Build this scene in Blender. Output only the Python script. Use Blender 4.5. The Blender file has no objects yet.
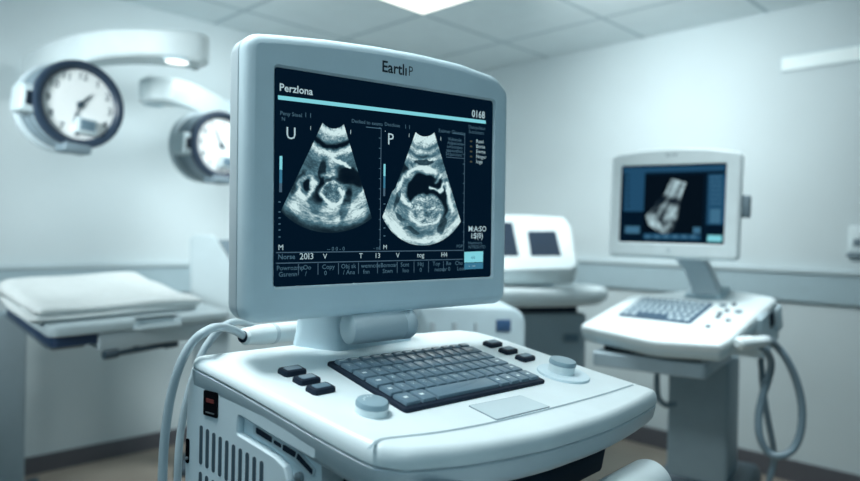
import bpy, bmesh, math, random
import numpy as np

random.seed(7)
RNG = np.random.RandomState(11)
SC = bpy.context.scene
COL = SC.collection
rad = math.radians

# ------------------------------------------------------------------ camera model
F, CX, CY = 670.0, 430.0, 240.5
CAM = np.array([0.0, 0.0, 1.25])
ROLL, PITCH = rad(1.2), rad(0.4)


def cam_axes():
    cr, sr, cp, sp = math.cos(ROLL), math.sin(ROLL), math.cos(PITCH), math.sin(PITCH)
    fwd = np.array([0, cp, -sp])
    up0 = np.array([0, sp, cp])
    r0 = np.array([1.0, 0, 0])
    return np.stack([r0 * cr + up0 * sr, -r0 * sr + up0 * cr, fwd])


CR = cam_axes()


def ray(px, py):
    return np.array([(px - CX) / F, -(py - CY) / F, 1.0]) @ CR


def P(px, py, Z):
    return CAM + ray(px, py) * Z


def on_plane(px, py, p0, n):
    d = ray(px, py)
    return CAM + d * (np.dot(np.asarray(p0) - CAM, n) / np.dot(d, n))


def srgb(r, g, b):
    def f(c):
        c /= 255.0
        return c / 12.92 if c <= 0.04045 else ((c + 0.055) / 1.055) ** 2.4
    return (f(r), f(g), f(b))


# ------------------------------------------------------------------ frames
class Fr:
    def __init__(s, o, x, y, z):
        s.o, s.x, s.y, s.z = (np.asarray(a, float) for a in (o, x, y, z))

    def p(s, a, b, c=0.0):
        return s.o + s.x * a + s.y * b + s.z * c

    def at(s, a, b, c=0.0):
        return Fr(s.p(a, b, c), s.x, s.y, s.z)

    def loc(s, p):
        d = np.asarray(p) - s.o
        return np.array([d @ s.x, d @ s.y, d @ s.z])

    def px(s, px, py, off=0.0):
        q = s.loc(on_plane(px, py, s.p(0, 0, off), s.z))
        return q[0], q[1]


def yawfr(o, yaw, tilt=0.0):
    """x to the right along the compass bearing yaw, y backwards and up by tilt, z out of the plane"""
    u = np.array([math.sin(yaw), math.cos(yaw), 0.0])
    b = np.array([-math.cos(yaw), math.sin(yaw), 0.0])
    v = b * math.cos(tilt) + np.array([0, 0, math.sin(tilt)])
    return Fr(o, u, v, np.cross(u, v))


def upfr(o, yaw):
    """upright frame: x along bearing yaw, y = up, z = towards the viewer side"""
    u = np.array([math.sin(yaw), math.cos(yaw), 0.0])
    y = np.array([0, 0, 1.0])
    return Fr(o, u, y, np.cross(u, y))


def quadfr(px, Z1):
    r = [ray(*p) for p in px]
    s = np.linalg.solve(np.stack([r[1], -r[2], r[3]], 1), r[0])
    q = [CAM + r[0] * Z1, CAM + r[1] * s[0] * Z1, CAM + r[2] * s[1] * Z1, CAM + r[3] * s[2] * Z1]
    x = (q[1] - q[0] + q[2] - q[3]) / 2
    y = (q[0] - q[3] + q[1] - q[2]) / 2
    w, h = np.linalg.norm(x), np.linalg.norm(y)
    x = x / w
    y = y - x * (x @ y)
    y /= np.linalg.norm(y)
    return Fr(sum(q) / 4, x, y, np.cross(x, y)), w, h


# ------------------------------------------------------------------ mesh builder
class MB:
    """collects vertices and faces (world space) for ONE mesh object"""

    def __init__(s):
        s.v, s.f, s.m = [], [], []

    def add(s, verts, faces, mi=0):
        b = len(s.v)
        s.v += [tuple(map(float, q)) for q in verts]
        s.f += [tuple(i + b for i in f) for f in faces]
        s.m += [mi] * len(faces)

    def loft(s, outline, prof, fr, mi=0, caps=(True, True), zfun=None):
        """outline: 2D loop (counter clockwise), prof: [(offset outwards, height)]"""
        pts = np.array(outline, float)
        n = len(pts)
        e = np.roll(pts, -1, 0) - pts
        e /= np.maximum(np.linalg.norm(e, axis=1, keepdims=True), 1e-9)
        nr = np.stack([e[:, 1], -e[:, 0]], 1)
        pv = np.roll(nr, 1, 0)
        nn = nr + pv
        den = np.maximum(1 + (nr * pv).sum(1, keepdims=True), 0.35)
        nn = nn / den
        V = []
        for off, z in prof:
            q = pts + nn * off
            for i in range(n):
                zz = zfun(q[i], z) if zfun else z
                V.append(fr.p(q[i][0], q[i][1], zz))
        Fc = []
        for k in range(len(prof) - 1):
            for i in range(n):
                j = (i + 1) % n
                Fc.append((k * n + i, k * n + j, (k + 1) * n + j, (k + 1) * n + i))
        if caps[0]:
            Fc.append(tuple(range(n - 1, -1, -1)))
        if caps[1]:
            b = (len(prof) - 1) * n
            Fc.append(tuple(range(b, b + n)))
        s.add(V, Fc, mi)
        return s

    def box(s, fr, x0, x1, y0, y1, z0, z1, bev=0.0, mi=0, seg=3):
        r = min(bev, abs(x1 - x0) / 2.01, abs(y1 - y0) / 2.01, abs(z1 - z0) / 2.01)
        if r <= 0:
            return s.loft([(x0, y0), (x1, y0), (x1, y1), (x0, y1)], [(0, z0), (0, z1)], fr, mi)
        ol = rrect(x0, x1, y0, y1, r, seg)
        a = [k * math.pi / 2 / seg for k in range(seg + 1)]
        prof = [(-r * .98 * (1 - math.sin(t)), z0 + r * (1 - math.cos(t))) for t in a]
        prof += [(-r * .98 * (1 - math.cos(t)), z1 - r * (1 - math.sin(t))) for t in a]
        return s.loft(ol, prof, fr, mi)

    def lathe(s, prof, fr, n=48, mi=0, caps=(True, True)):
        V, Fc = [], []
        for r, z in prof:
            for i in range(n):
                a = 2 * math.pi * i / n
                V.append(fr.p(r * math.cos(a), r * math.sin(a), z))
        for k in range(len(prof) - 1):
            for i in range(n):
                j = (i + 1) % n
                Fc.append((k * n + i, k * n + j, (k + 1) * n + j, (k + 1) * n + i))
        if caps[0]:
            Fc.append(tuple(range(n - 1, -1, -1)))
        if caps[1]:
            b = (len(prof) - 1) * n
            Fc.append(tuple(range(b, b + n)))
        s.add(V, Fc, mi)
        return s

    def tube(s, pts, r, n=14, mi=0, smooth=8):
        pts = [np.asarray(p, float) for p in pts]
        if smooth:
            pts = catmull(pts, smooth)
        m = len(pts)
        rr = r if hasattr(r, '__len__') else None
        t = [pts[min(i + 1, m - 1)] - pts[max(i - 1, 0)] for i in range(m)]
        t = [a / np.linalg.norm(a) for a in t]
        ref = np.array([0, 0, 1.0]) if abs(t[0][2]) < .9 else np.array([1.0, 0, 0])
        nv = ref - t[0] * (ref @ t[0])
        nv /= np.linalg.norm(nv)
        V, Fc = [], []
        for i in range(m):
            nv = nv - t[i] * (nv @ t[i])
            nv /= np.linalg.norm(nv)
            bv = np.cross(t[i], nv)
            ri = rr[int(i * len(rr) / m)] if rr else r
            for k in range(n):
                a = 2 * math.pi * k / n
                V.append(pts[i] + ri * (nv * math.cos(a) + bv * math.sin(a)))
        for i in range(m - 1):
            for k in range(n):
                j = (k + 1) % n
                Fc.append((i * n + k, i * n + j, (i + 1) * n + j, (i + 1) * n + k))
        Fc.append(tuple(range(n - 1, -1, -1)))
        Fc.append(tuple(range((m - 1) * n, m * n)))
        s.add(V, Fc, mi)
        return s

    def quad(s, a, b, c, d, mi=0):
        s.add([a, b, c, d], [(0, 1, 2, 3)], mi)
        return s

    def text(s, txt, fr, x, y, size, mi=0, align='LEFT', shear=0, squash=1.0, bold=0.0, z=0.0):
        v, f = glyphs(txt, align, bold)
        s.add([fr.p(x + a * size * squash, y + b * size, z) for a, b in v], f, mi)
        return s

    def build(s, name, mats, root=None, parent=None, sharp=38, flat=False):
        o0 = np.array(root.location) if root is not None else np.zeros(3)
        me = bpy.data.meshes.new(name)
        me.from_pydata([tuple(np.array(q) - o0) for q in s.v], [], s.f)
        for m in (mats if isinstance(mats, (list, tuple)) else [mats]):
            me.materials.append(m)
        me.polygons.foreach_set('material_index', s.m)
        bm = bmesh.new()
        bm.from_mesh(me)
        bmesh.ops.recalc_face_normals(bm, faces=bm.faces)
        bm.to_mesh(me)
        bm.free()
        if not flat:
            me.polygons.foreach_set('use_smooth', [True] * len(me.polygons))
            me.set_sharp_from_angle(angle=rad(sharp))
        me.update()
        o = bpy.data.objects.new(name, me)
        COL.objects.link(o)
        o.parent = parent if parent is not None else root
        return o


_gc = {}


def glyphs(txt, align, bold):
    k = (txt, align, bold)
    if k not in _gc:
        cu = bpy.data.curves.new('glyph_source', 'FONT')
        cu.body = txt
        cu.size = 1.0
        cu.align_x = align
        cu.resolution_u = 2
        cu.offset = bold
        ob = bpy.data.objects.new('glyph_source', cu)
        COL.objects.link(ob)
        dg = bpy.context.evaluated_depsgraph_get()
        me = bpy.data.meshes.new_from_object(ob.evaluated_get(dg))
        _gc[k] = ([(v.co.x, v.co.y) for v in me.vertices], [tuple(p.vertices) for p in me.polygons])
        bpy.data.objects.remove(ob)
        bpy.data.curves.remove(cu)
        bpy.data.meshes.remove(me)
    return _gc[k]


def catmull(pts, k):
    q = [2 * pts[0] - pts[1]] + pts + [2 * pts[-1] - pts[-2]]
    out = []
    for i in range(1, len(q) - 2):
        for j in range(k):
            t = j / k
            a, b, c, d = q[i - 1], q[i], q[i + 1], q[i + 2]
            out.append(.5 * (2 * b + (c - a) * t + (2 * a - 5 * b + 4 * c - d) * t * t + (3 * b - a - 3 * c + d) * t ** 3))
    out.append(pts[-1])
    return out


def rrect(x0, x1, y0, y1, r, seg=5):
    return rpoly([(x0, y0), (x1, y0), (x1, y1), (x0, y1)], r, seg)


def rpoly(pts, r, seg=5):
    """round the corners of a counter-clockwise loop; r a number or one per corner"""
    n = len(pts)
    out = []
    for i in range(n):
        p = np.array(pts[i], float)
        a, b = np.array(pts[i - 1], float), np.array(pts[(i + 1) % n], float)
        ri = r[i] if hasattr(r, '__len__') else r
        da, db = a - p, b - p
        la, lb = np.linalg.norm(da), np.linalg.norm(db)
        if ri <= 1e-6:
            out.append(tuple(p))
            continue
        da, db = da / la, db / lb
        cosw = np.clip(da @ db, -1, 1)
        half = math.acos(cosw) / 2
        tl = min(ri / max(math.tan(half), 1e-3), la * .49, lb * .49)
        s, e = p + da * tl, p + db * tl
        for k in range(seg + 1):
            t = k / seg
            w = math.cos(half + .0) if False else None
            q = (1 - t) ** 2 * s + 2 * t * (1 - t) * (p * .86 + (s + e) / 2 * .14) + t * t * e
            out.append(tuple(q))
    return out


def rnd(r, z0, z1, seg=4, bottom=True, top=True, rb=None):
    """profile with rounded rims"""
    a = [k * math.pi / 2 / seg for k in range(seg + 1)]
    rb = r if rb is None else rb
    pr = [(-rb * (1 - math.sin(t)), z0 + rb * (1 - math.cos(t))) for t in a] if bottom else [(0, z0)]
    pr += [(-r * (1 - math.cos(t)), z1 - r * (1 - math.sin(t))) for t in a] if top else [(0, z1)]
    return pr


# ------------------------------------------------------------------ things
def thing(name, label, cat, loc, group=None):
    o = bpy.data.objects.new(name, None)
    o.empty_display_size = .1
    COL.objects.link(o)
    o.location = tuple(map(float, loc))
    o['label'] = label
    o['category'] = cat
    if group:
        o['group'] = group
    bpy.context.view_layer.update()
    return o


def tag(o, label, cat, group=None):
    o['label'], o['category'] = label, cat
    if group:
        o['group'] = group
    return o


def struct(o):
    o['kind'] = 'structure'
    return o


# ------------------------------------------------------------------ materials
def mat(name, col, rough=.5, metal=0.0, emit=None, estr=1.0, bump=0.0, var=.03, scale=14.0, coat=0.0, spec=.5):
    m = bpy.data.materials.new(name)
    m.use_nodes = True
    nt = m.node_tree
    b = nt.nodes['Principled BSDF']
    c = srgb(*col)
    b.inputs['Roughness'].default_value = rough
    b.inputs['Metallic'].default_value = metal
    b.inputs['Specular IOR Level'].default_value = spec
    b.inputs['Coat Weight'].default_value = coat
    tc = nt.nodes.new('ShaderNodeTexCoord')
    no = nt.nodes.new('ShaderNodeTexNoise')
    no.inputs['Scale'].default_value = scale
    no.inputs['Detail'].default_value = 3
    nt.links.new(tc.outputs['Object'], no.inputs['Vector'])
    rp = nt.nodes.new('ShaderNodeValToRGB')
    rp.color_ramp.elements[0].position = .3
    rp.color_ramp.elements[1].position = .7
    rp.color_ramp.elements[0].color = tuple(x * (1 - var) for x in c) + (1,)
    rp.color_ramp.elements[1].color = tuple(min(1, x * (1 + var)) for x in c) + (1,)
    nt.links.new(no.outputs['Fac'], rp.inputs['Fac'])
    nt.links.new(rp.outputs['Color'], b.inputs['Base Color'])
    if bump:
        bp = nt.nodes.new('ShaderNodeBump')
        bp.inputs['Strength'].default_value = bump
        bp.inputs['Distance'].default_value = .002
        n2 = nt.nodes.new('ShaderNodeTexNoise')
        n2.inputs['Scale'].default_value = scale * 14
        nt.links.new(tc.outputs['Object'], n2.inputs['Vector'])
        nt.links.new(n2.outputs['Fac'], bp.inputs['Height'])
        nt.links.new(bp.outputs['Normal'], b.inputs['Normal'])
    if emit:
        b.inputs['Emission Color'].default_value = srgb(*emit) + (1,)
        b.inputs['Emission Strength'].default_value = estr
    return m


def glow(name, col, s=1.0):
    """a lit display element: black surface that only emits"""
    return mat(name, (3, 5, 8), .6, emit=col, estr=s, spec=.0)


M = {}
M['white'] = mat('white plastic', (224, 236, 239), .38, bump=.05)
M['bezel'] = mat('bezel plastic', (208, 228, 236), .42, bump=.06)
M['grey'] = mat('grey plastic', (194, 208, 214), .45, bump=.06)
M['midgrey'] = mat('mid grey plastic', (120, 138, 148), .5)
M['slate'] = mat('slate plastic', (64, 82, 94), .5)
M['dark'] = mat('dark plastic', (22, 36, 52), .6, spec=.2)
M['black'] = mat('black gap', (6, 10, 16), .9, spec=.05)
M['navy'] = mat('navy vinyl', (34, 58, 88), .5)
M['key'] = mat('key cap', (104, 128, 143), .3, bump=.04)
M['pad'] = mat('touchpad film', (196, 212, 217), .4)
M['cap'] = mat('knob cap plastic', (140, 165, 176), .35)
M['seam'] = mat('seam shadow line', (142, 162, 170), .6)
M['side'] = mat('side panel plastic', (212, 227, 233), .45, bump=.06)
M['chassis'] = mat('chassis paint', (38, 52, 64), .9, spec=.05)
M['legend'] = mat('key legend', (222, 234, 236), .5)
M['screen'] = mat('screen glass', (2, 6, 12), .3, emit=(1, 17, 33), estr=1.0, spec=.08, var=.0)
M['cyan'] = glow('screen cyan', (126, 208, 220))
M['txt'] = glow('screen text', (172, 200, 208))
M['dim'] = glow('screen dim text', (72, 104, 122))
M['line'] = glow('screen line', (70, 96, 114))
M['amber'] = glow('screen amber', (74, 76, 66))
M['cyan2'] = glow('screen blue', (58, 118, 146))
M['ink'] = mat('brand ink', (12, 28, 44), .5)
M['fabric'] = mat('towel cotton', (236, 242, 242), .95, bump=.5, scale=30)
M['cable'] = mat('cable rubber', (178, 194, 201), .45)
M['cable2'] = mat('cable dark rubber', (112, 134, 146), .4)
M['metal'] = mat('brushed metal', (150, 160, 165), .35, metal=.8)
M['lamp'] = mat('lamp lens', (240, 250, 250), .4, emit=(240, 252, 250), estr=2.2)
M['diffuser'] = mat('light diffuser', (250, 252, 250), .5, emit=(255, 252, 240), estr=1.7)
M['patch_glow'] = mat('wall patch glow', (235, 245, 245), .5, emit=(215, 235, 238), estr=.1)  # faint glow for the panel added on the right wall
M['dial'] = mat('clock dial', (250, 253, 253), .5)
M['offscr'] = mat('switched off screen', (36, 50, 66), .6, spec=.15)
M['blue'] = mat('blue label', (66, 104, 148), .5)
M['red'] = mat('socket red', (110, 48, 44), .5)


def wall_mat(name, col):
    return mat(name, col, .75, bump=.12, var=.02, scale=3)


M['wall'] = wall_mat('wall paint', (209, 220, 223))
M['trunk'] = mat('wall trunking', (196, 211, 216), .5, var=.02)
M['rail'] = mat('wall trunking face', (172, 193, 201), .5, var=.02)
M['base'] = mat('baseboard vinyl', (92, 92, 98), .55)


def floor_mat():
    m = mat('floor vinyl', (150, 141, 130), .55, var=.06, scale=5)
    return m


def ceil_mat(o, a0, b0, t):
    m = mat('ceiling tile', (232, 242, 245), .85, bump=.3, var=.02, scale=9)
    nt = m.node_tree
    b = nt.nodes['Principled BSDF']
    src = b.inputs['Base Color'].links[0].from_socket
    tc = nt.nodes.new('ShaderNodeTexCoord')
    sx = nt.nodes.new('ShaderNodeSeparateXYZ')
    nt.links.new(tc.outputs['Object'], sx.inputs['Vector'])
    outs = []
    for ax, off in (('X', a0), ('Y', b0)):
        ad = nt.nodes.new('ShaderNodeMath'); ad.operation = 'SUBTRACT'; ad.inputs[1].default_value = off - t * 40
        mo = nt.nodes.new('ShaderNodeMath'); mo.operation = 'PINGPONG'; mo.inputs[1].default_value = t / 2
        lt = nt.nodes.new('ShaderNodeMath'); lt.operation = 'LESS_THAN'; lt.inputs[1].default_value = .011
        nt.links.new(sx.outputs[ax], ad.inputs[0])
        nt.links.new(ad.outputs[0], mo.inputs[0])
        nt.links.new(mo.outputs[0], lt.inputs[0])
        outs.append(lt.outputs[0])
    mx = nt.nodes.new('ShaderNodeMath'); mx.operation = 'MAXIMUM'
    nt.links.new(outs[0], mx.inputs[0]); nt.links.new(outs[1], mx.inputs[1])
    mix = nt.nodes.new('ShaderNodeMix'); mix.data_type = 'RGBA'
    nt.links.new(mx.outputs[0], mix.inputs[0])
    nt.links.new(src, mix.inputs[6])
    mix.inputs[7].default_value = srgb(188, 204, 210) + (1,)
    nt.links.new(mix.outputs[2], b.inputs['Base Color'])
    return m


def attr_mat():
    m = bpy.data.materials.new('ultrasound picture')
    m.use_nodes = True
    nt = m.node_tree
    b = nt.nodes['Principled BSDF']
    b.inputs['Base Color'].default_value = (0, 0, 0, 1)
    b.inputs['Roughness'].default_value = .6
    b.inputs['Specular IOR Level'].default_value = .1
    a = nt.nodes.new('ShaderNodeAttribute')
    a.attribute_name = 'Col'
    nt.links.new(a.outputs['Color'], b.inputs['Emission Color'])
    b.inputs['Emission Strength'].default_value = 1.0
    return m


M['scan'] = attr_mat()

# ================================================================== ROOM
S2 = math.sqrt(.5)
WL = 5.38                     # left wall:  y - x = WL
WR = 5.45                     # right wall: x + y = WR
H = 2.5
corner = np.array([(WR - WL) / 2, (WR + WL) / 2, 0])
dR = np.array([S2, -S2, 0])   # along the right wall, away from the corner
dL = np.array([-S2, -S2, 0])  # along the left wall, away from the corner
UP = np.array([0, 0, 1.0])
frR = Fr(corner, dR, UP, np.cross(dR, UP))
if frR.z @ (CAM - corner) < 0:
    frR = Fr(corner, dR, UP, -frR.z)
frL = Fr(corner, -dL, UP, np.cross(-dL, UP))
if frL.z @ (CAM - corner) < 0:
    frL = Fr(corner, -dL, UP, -frL.z)
LEN = 7.0
b = MB(); b.box(frR, -.1, LEN, 0, H, -.1, 0); struct(b.build('wall_right', M['wall'], flat=True))
b = MB(); b.box(frL, -LEN, .1, 0, H, -.1, 0); struct(b.build('wall_left', M['wall'], flat=True))
ffl = Fr(corner, dR, dL, UP)
b = MB(); b.box(ffl, -.1, LEN, -.1, LEN, -.1, 0); struct(b.build('floor', floor_mat(), flat=True))
T = .715
a_n, b_n = -2.73, 2.637       # a tile node, in (x-y)/sqrt2, (x+y)/sqrt2
ceil_root = MB(); ceil_root.box(Fr((0, 0, H), (S2, -S2, 0), (S2, S2, 0), UP), -4.2, 3.4, -3.2, 3.95, 0, .1)
co = ceil_root.build('ceiling', M['wall'], flat=True)
# give the ceiling its own wall-aligned object axes so that the tile grid follows the walls
me = co.data
import mathutils
mrot = mathutils.Matrix(((S2, S2, 0, 0), (-S2, S2, 0, 0), (0, 0, 1, 0), (0, 0, 0, 1)))   # columns = axes
me.transform(mrot.inverted())
co.matrix_world = mrot
me.materials[0] = ceil_mat(co, a_n, b_n, T)
struct(co)
# wall trunking (a shallow service panel that runs along each wall) and baseboards
b = MB(); b.box(frR, .05, LEN, .95, 1.095, 0, .022); b.box(frR, .05, LEN, 1.095, 1.122, 0, .034, .004, mi=1)
struct(b.build('trim_1', [M['rail'], M['trunk']]))
b = MB(); b.box(frL, -LEN, -.05, .89, 1.04, 0, .022); b.box(frL, -LEN, -.05, 1.04, 1.066, 0, .034, .004, mi=1)
struct(b.build('trim_2', [M['rail'], M['trunk']]))
b = MB(); b.box(frR, .0, LEN, 0, .11, 0, .014); struct(b.build('baseboard_right', M['base']))
b = MB(); b.box(frL, -LEN, 0, 0, .09, 0, .014); struct(b.build('baseboard_left', M['base']))

# ceiling light
fc = Fr((0, 0, H), (S2, -S2, 0), (S2, S2, 0), -UP)
cl = thing('ceiling_light', 'bright square light panel set into the tiled ceiling', 'ceiling light', fc.p(a_n + T / 2, b_n - T / 2, 0))
w = T
b = MB()
for (x0, x1, y0, y1) in ((0, w, 0, .02), (0, w, w - .02, w), (0, .02, .02, w - .02), (w - .02, w, .02, w - .02)):
    b.box(fc.at(a_n, b_n - w), x0, x1, y0, y1, 0, .008)
b.build('frame', M['white'], cl)
b = MB(); b.box(fc.at(a_n, b_n - w), .02, w - .02, .02, w - .02, 0, .005); b.build('diffuser', M['diffuser'], cl)

# thin glowing panel added for a bright patch on the right wall
wl = thing('glow_panel', 'pale glowing panel added for a bright patch high on the right wall', 'glow panel', frR.p(2.7, 2.2, .0))
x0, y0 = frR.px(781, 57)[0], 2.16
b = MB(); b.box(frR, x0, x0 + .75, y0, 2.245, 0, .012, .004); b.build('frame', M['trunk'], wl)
b = MB(); b.box(frR, x0 + .008, x0 + .742, y0 + .008, 2.237, .01, .0135); b.build('diffuser', M['patch_glow'], wl)

# wall socket at the right edge
ws = thing('power_outlet', 'small white wall box with a grey socket above the right trunking', 'wall socket', frR.p(2.985, 1.26, 0))
sx, sy = frR.px(857, 243)
b = MB(); b.box(frR, sx - .035, sx + .045, sy - .05, sy + .085, 0, .02, .006); b.build('cover', M['white'], ws)
b = MB(); b.box(frR, sx - .012, sx + .022, sy - .015, sy + .02, .019, .026, .004); b.build('socket', M['midgrey'], ws)
b = MB(); b.box(frR, sx - .04, sx + .05, sy - .07, sy - .052, 0, .03, .004); b.build('ledge', M['midgrey'], ws)

# ================================================================== FRONT ULTRASOUND MACHINE
DK = yawfr(P(345, 345, 1.08), rad(42), rad(10))         # deck plane
SCR, SW, SH = quadfr([(274.8, 67), (492.8, 101.3), (489.6, 276.7), (272, 287)], .9)
fb = DK.p(.05, -.1, 0)
um = thing('ultrasound_machine', 'large ultrasound machine in front with two scans on its screen and a dark keyboard',
           'ultrasound machine', (fb[0], fb[1], 0), )

# --- deck: outline in deck coordinates
ol = [(-.247, .045), (-.229, -.12), (-.211, -.283), (-.190, -.322), (-.106, -.354), (.005, -.379), (.173, -.391), (.366, -.378),
      (.364, -.335), (.350, -.25), (.333, -.08), (.314, -.012), (.27, .006), (.18, .016), (.05, .032)]
def spl(pts, k=4):
    return [tuple(q) for q in catmull([np.array(q, float) for q in pts], k)]


c_l = spl([(-.247, .045), (-.229, -.12), (-.211, -.283), (-.196, -.316)])
c_f = spl([(-.186, -.325), (-.106, -.355), (.005, -.379), (.09, -.3875), (.173, -.391), (.27, -.387), (.357, -.378)], 5)
c_r = spl([(.355, -.335), (.344, -.25), (.339, -.16), (.333, -.08), (.318, -.022)])
c_b = spl([(.285, .004), (.23, .0115), (.18, .017), (.05, .032), (-.1, .040)], 5)
ol = c_l[:-3] + c_f + c_r + c_b
OUT = rpoly(ol, [.030] + [0] * (len(c_l) - 5) + [.03] + [.0] * (len(c_f) - 1) + [.024] + [0] * (len(c_r) - 1) + [.03] + [.03] + [0] * (len(c_b) - 1), 6)


def gro(q):
    t = min(1, max(0, (.0 - q[1]) / .30))
    return -.013 - .009 * t * t * (3 - 2 * t)


def zdeck(q, z):
    # z given as: 0..-1 maps from the top to the groove, below -1 measured under the groove
    if z >= -1:
        return -z * gro(q)
    return gro(q) + (z + 1)


a = [k * math.pi / 10 for k in range(6)]
top_prof = [(0, -1.0)] + [(-.0135 * (1 - math.cos(t)), -.9 * (1 - math.sin(t))) for t in a]
b = MB(); b.loft(OUT, top_prof, DK, zfun=zdeck)
deck = b.build('console_deck', M['white'], um, sharp=50)
b = MB()
b.loft(OUT, [(-.05, -1.040), (-.020, -1.041), (-.008, -1.036), (-.001, -1.024), (0, -1.004), (-.002, -1.0025)], DK, zfun=zdeck)
b.build('lower_shell', M['grey'], um, sharp=50)
b = MB(); b.loft(OUT, [(-.0045, -1.006), (-.0045, -.99)], DK, zfun=zdeck); b.build('shell_gap', M['black'], um)
# front lip seam on the deck: a fine groove line
seam = [(633, 385), (600, 395.5), (542, 411), (500, 421), (471, 427), (435, 433), (400, 437), (384, 439), (376, 442), (369, 446.5)]
b = MB()
sp = catmull([np.array(DK.px(*q)) for q in seam], 5)
for i in range(len(sp) - 1):
    d = (sp[i + 1] - sp[i]); d /= np.linalg.norm(d); nn_ = np.array([-d[1], d[0]]) * .0021
    q = [sp[i] - nn_, sp[i + 1] - nn_, sp[i + 1] + nn_, sp[i] + nn_]
    dz = lambda p_: .0004 if p_[0] > -.2 else .0004 - max(0, (-.2 - p_[0])) * .25
    b.quad(*[DK.p(t_[0], t_[1], dz(t_)) for t_ in q])
b.build('deck_seam', M['seam'], um)

# --- body under the deck
sd = DK.p(-.245, .043, 0); sf = DK.p(-.211, -.281, 0)
dd = sd - sf; dd[2] = 0; dd /= np.linalg.norm(dd)
SD = Fr(sd, dd, UP, np.cross(dd, UP))                   # side plane: x backwards(+)/front(-), y up
if SD.z @ (CAM - sd) < 0:
    SD = Fr(sd, -dd, UP, np.cross(-dd, UP))
sgn = 1 if SD.x @ dd > 0 else -1
BOT = .16 - sd[2]


def SP(s_, z_, o_=0.0):
    return SD.p(sgn * s_, z_, o_)


def sloop(pts):
    q = [(sgn * a_, b_) for a_, b_ in pts]
    ar = sum(q[i - 1][0] * q[i][1] - q[i][0] * q[i - 1][1] for i in range(len(q)))
    return q if ar > 0 else q[::-1]


# core block
b = MB()
b.loft(sloop([(.0, -.05), (-.247, -.075), (-.247, BOT), (.0, BOT)]), [(0, -.53), (0, -.011)], SD)
b.build('body', M['side'], um)
# raised side skin with the cable trough cut out of it
skin = [(.004, -.060), (.002, -.038), (-.006, -.0255), (-.031, -.0225), (-.107, -.0375), (-.207, -.0610), (-.2475, -.0715), (-.2475, -.0935),
        (-.209, -.0865), (-.165, -.0775), (-.106, -.064), (-.104, -.090), (-.145, -.098), (-.178, -.105), (-.194, -.113), (-.201, -.128), (-.203, -.15),
        (-.203, BOT), (.022, BOT)]
lp = sloop(skin)
b = MB(); b.loft(rpoly(lp, .004, 3), [(0, -.011), (0, -.0015), (-.0015, 0)], SD); b.build('side_panel', M['side'], um)
# vent slots
b = MB()
for row, (zt, zb) in enumerate(((0, -.053), (-.063, -.116))):
    for k in range(10):
        s0 = -.0295 - k * .0138
        z0_ = -.0925 - k * .0024
        cpts = rrect(sgn * s0 - .0034, sgn * s0 + .0034, z0_ + zb + .0, z0_ + zt, .0034, 4)
        b.loft(cpts, [(0, -.004), (0, .0004)], SD)
b.build('vent_grille', M['slate'], um)
# rear power socket
b = MB(); b.loft(rrect(min(sgn * -.0345, sgn * -.0655), max(sgn * -.0345, sgn * -.0655), -.077, -.0425, .003, 3), [(0, -.002), (-.0005, .0016)], SD)
so = b.build('power_socket', M['black'], um)
b = MB()
b.box(SD, min(sgn * -.042, sgn * -.058), max(sgn * -.042, sgn * -.058), -.058, -.053, .001, .0024)
b.build('indicator', M['red'], um, so)
b = MB(); b.box(SD, min(sgn * -.041, sgn * -.059), max(sgn * -.041, sgn * -.059), -.0725, -.071, .001, .0024)
b.build('contact_strip', M['metal'], um, so)
# tiny latch at the rear edge
b = MB(); b.loft(rrect(min(sgn * .004, sgn * -.0035), max(sgn * .004, sgn * -.0035), -.15, -.116, .003, 3), [(0, -.002), (0, .001)], SD)
la = b.build('latch', M['black'], um)
b = MB(); b.lathe([(.0024, 0), (.0024, .002), (.001, .003)], SD.at(sgn * .0, -.143, .0005), 14); b.build('pin', M['metal'], um, la)
# trough ports
b = MB()
pl = sloop([(-.128, -.0745), (-.205, -.0895), (-.238, -.108), (-.236, -.118), (-.2, -.104), (-.128, -.0865)])
b.loft(rpoly(pl, .002, 2), [(0, -.012), (0, -.007)], SD); tp = b.build('port_strip', M['grey'], um)
for q in ([(-.134, -.077), (-.164, -.084), (-.164, -.091), (-.134, -.0845)], [(-.168, -.0865), (-.181, -.0895), (-.181, -.094), (-.168, -.091)],
          [(-.185, -.0885), (-.208, -.0935), (-.206, -.1005), (-.184, -.096)], [(-.211, -.094), (-.2365, -.1085), (-.236, -.115), (-.2085, -.101)]):
    b = MB(); b.loft(rpoly(sloop(q), .001, 2), [(0, -.008), (0, -.0062)], SD); b.build('port', M['dark'], um, tp)
b = MB(); b.lathe([(.006, -.012), (.006, -.006), (.002, -.004)], SD.at(sgn * -.212, -.1235), 16); b.build('cable_plug', M['metal'], um)
# dark chassis in front of the body and base with castors
b = MB(); b.box(DK, -.17, .25, -.355, -.1, -.125, -.04, .008); b.build('front_chassis', M['chassis'], um)
bf = yawfr((fb[0], fb[1], 0), rad(42))
b = MB(); b.box(bf, -.29, .27, -.26, .22, .09, .17, .02); b.build('base', M['slate'], um)
for (cx_, cy_) in ((-.25, .17), (.23, .17), (-.25, -.21), (.23, -.21)):
    b = MB()
    fw = Fr(bf.p(cx_, cy_, .045), bf.y, UP, np.cross(bf.y, UP))
    b.lathe([(.02, -.018), (.045, -.016), (.045, .016), (.02, .018)], fw, 24)
    b.box(bf.at(cx_, cy_), -.012, .012, -.012, .012, .05, .1)
    b.build('castor', M['dark'], um)
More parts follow.
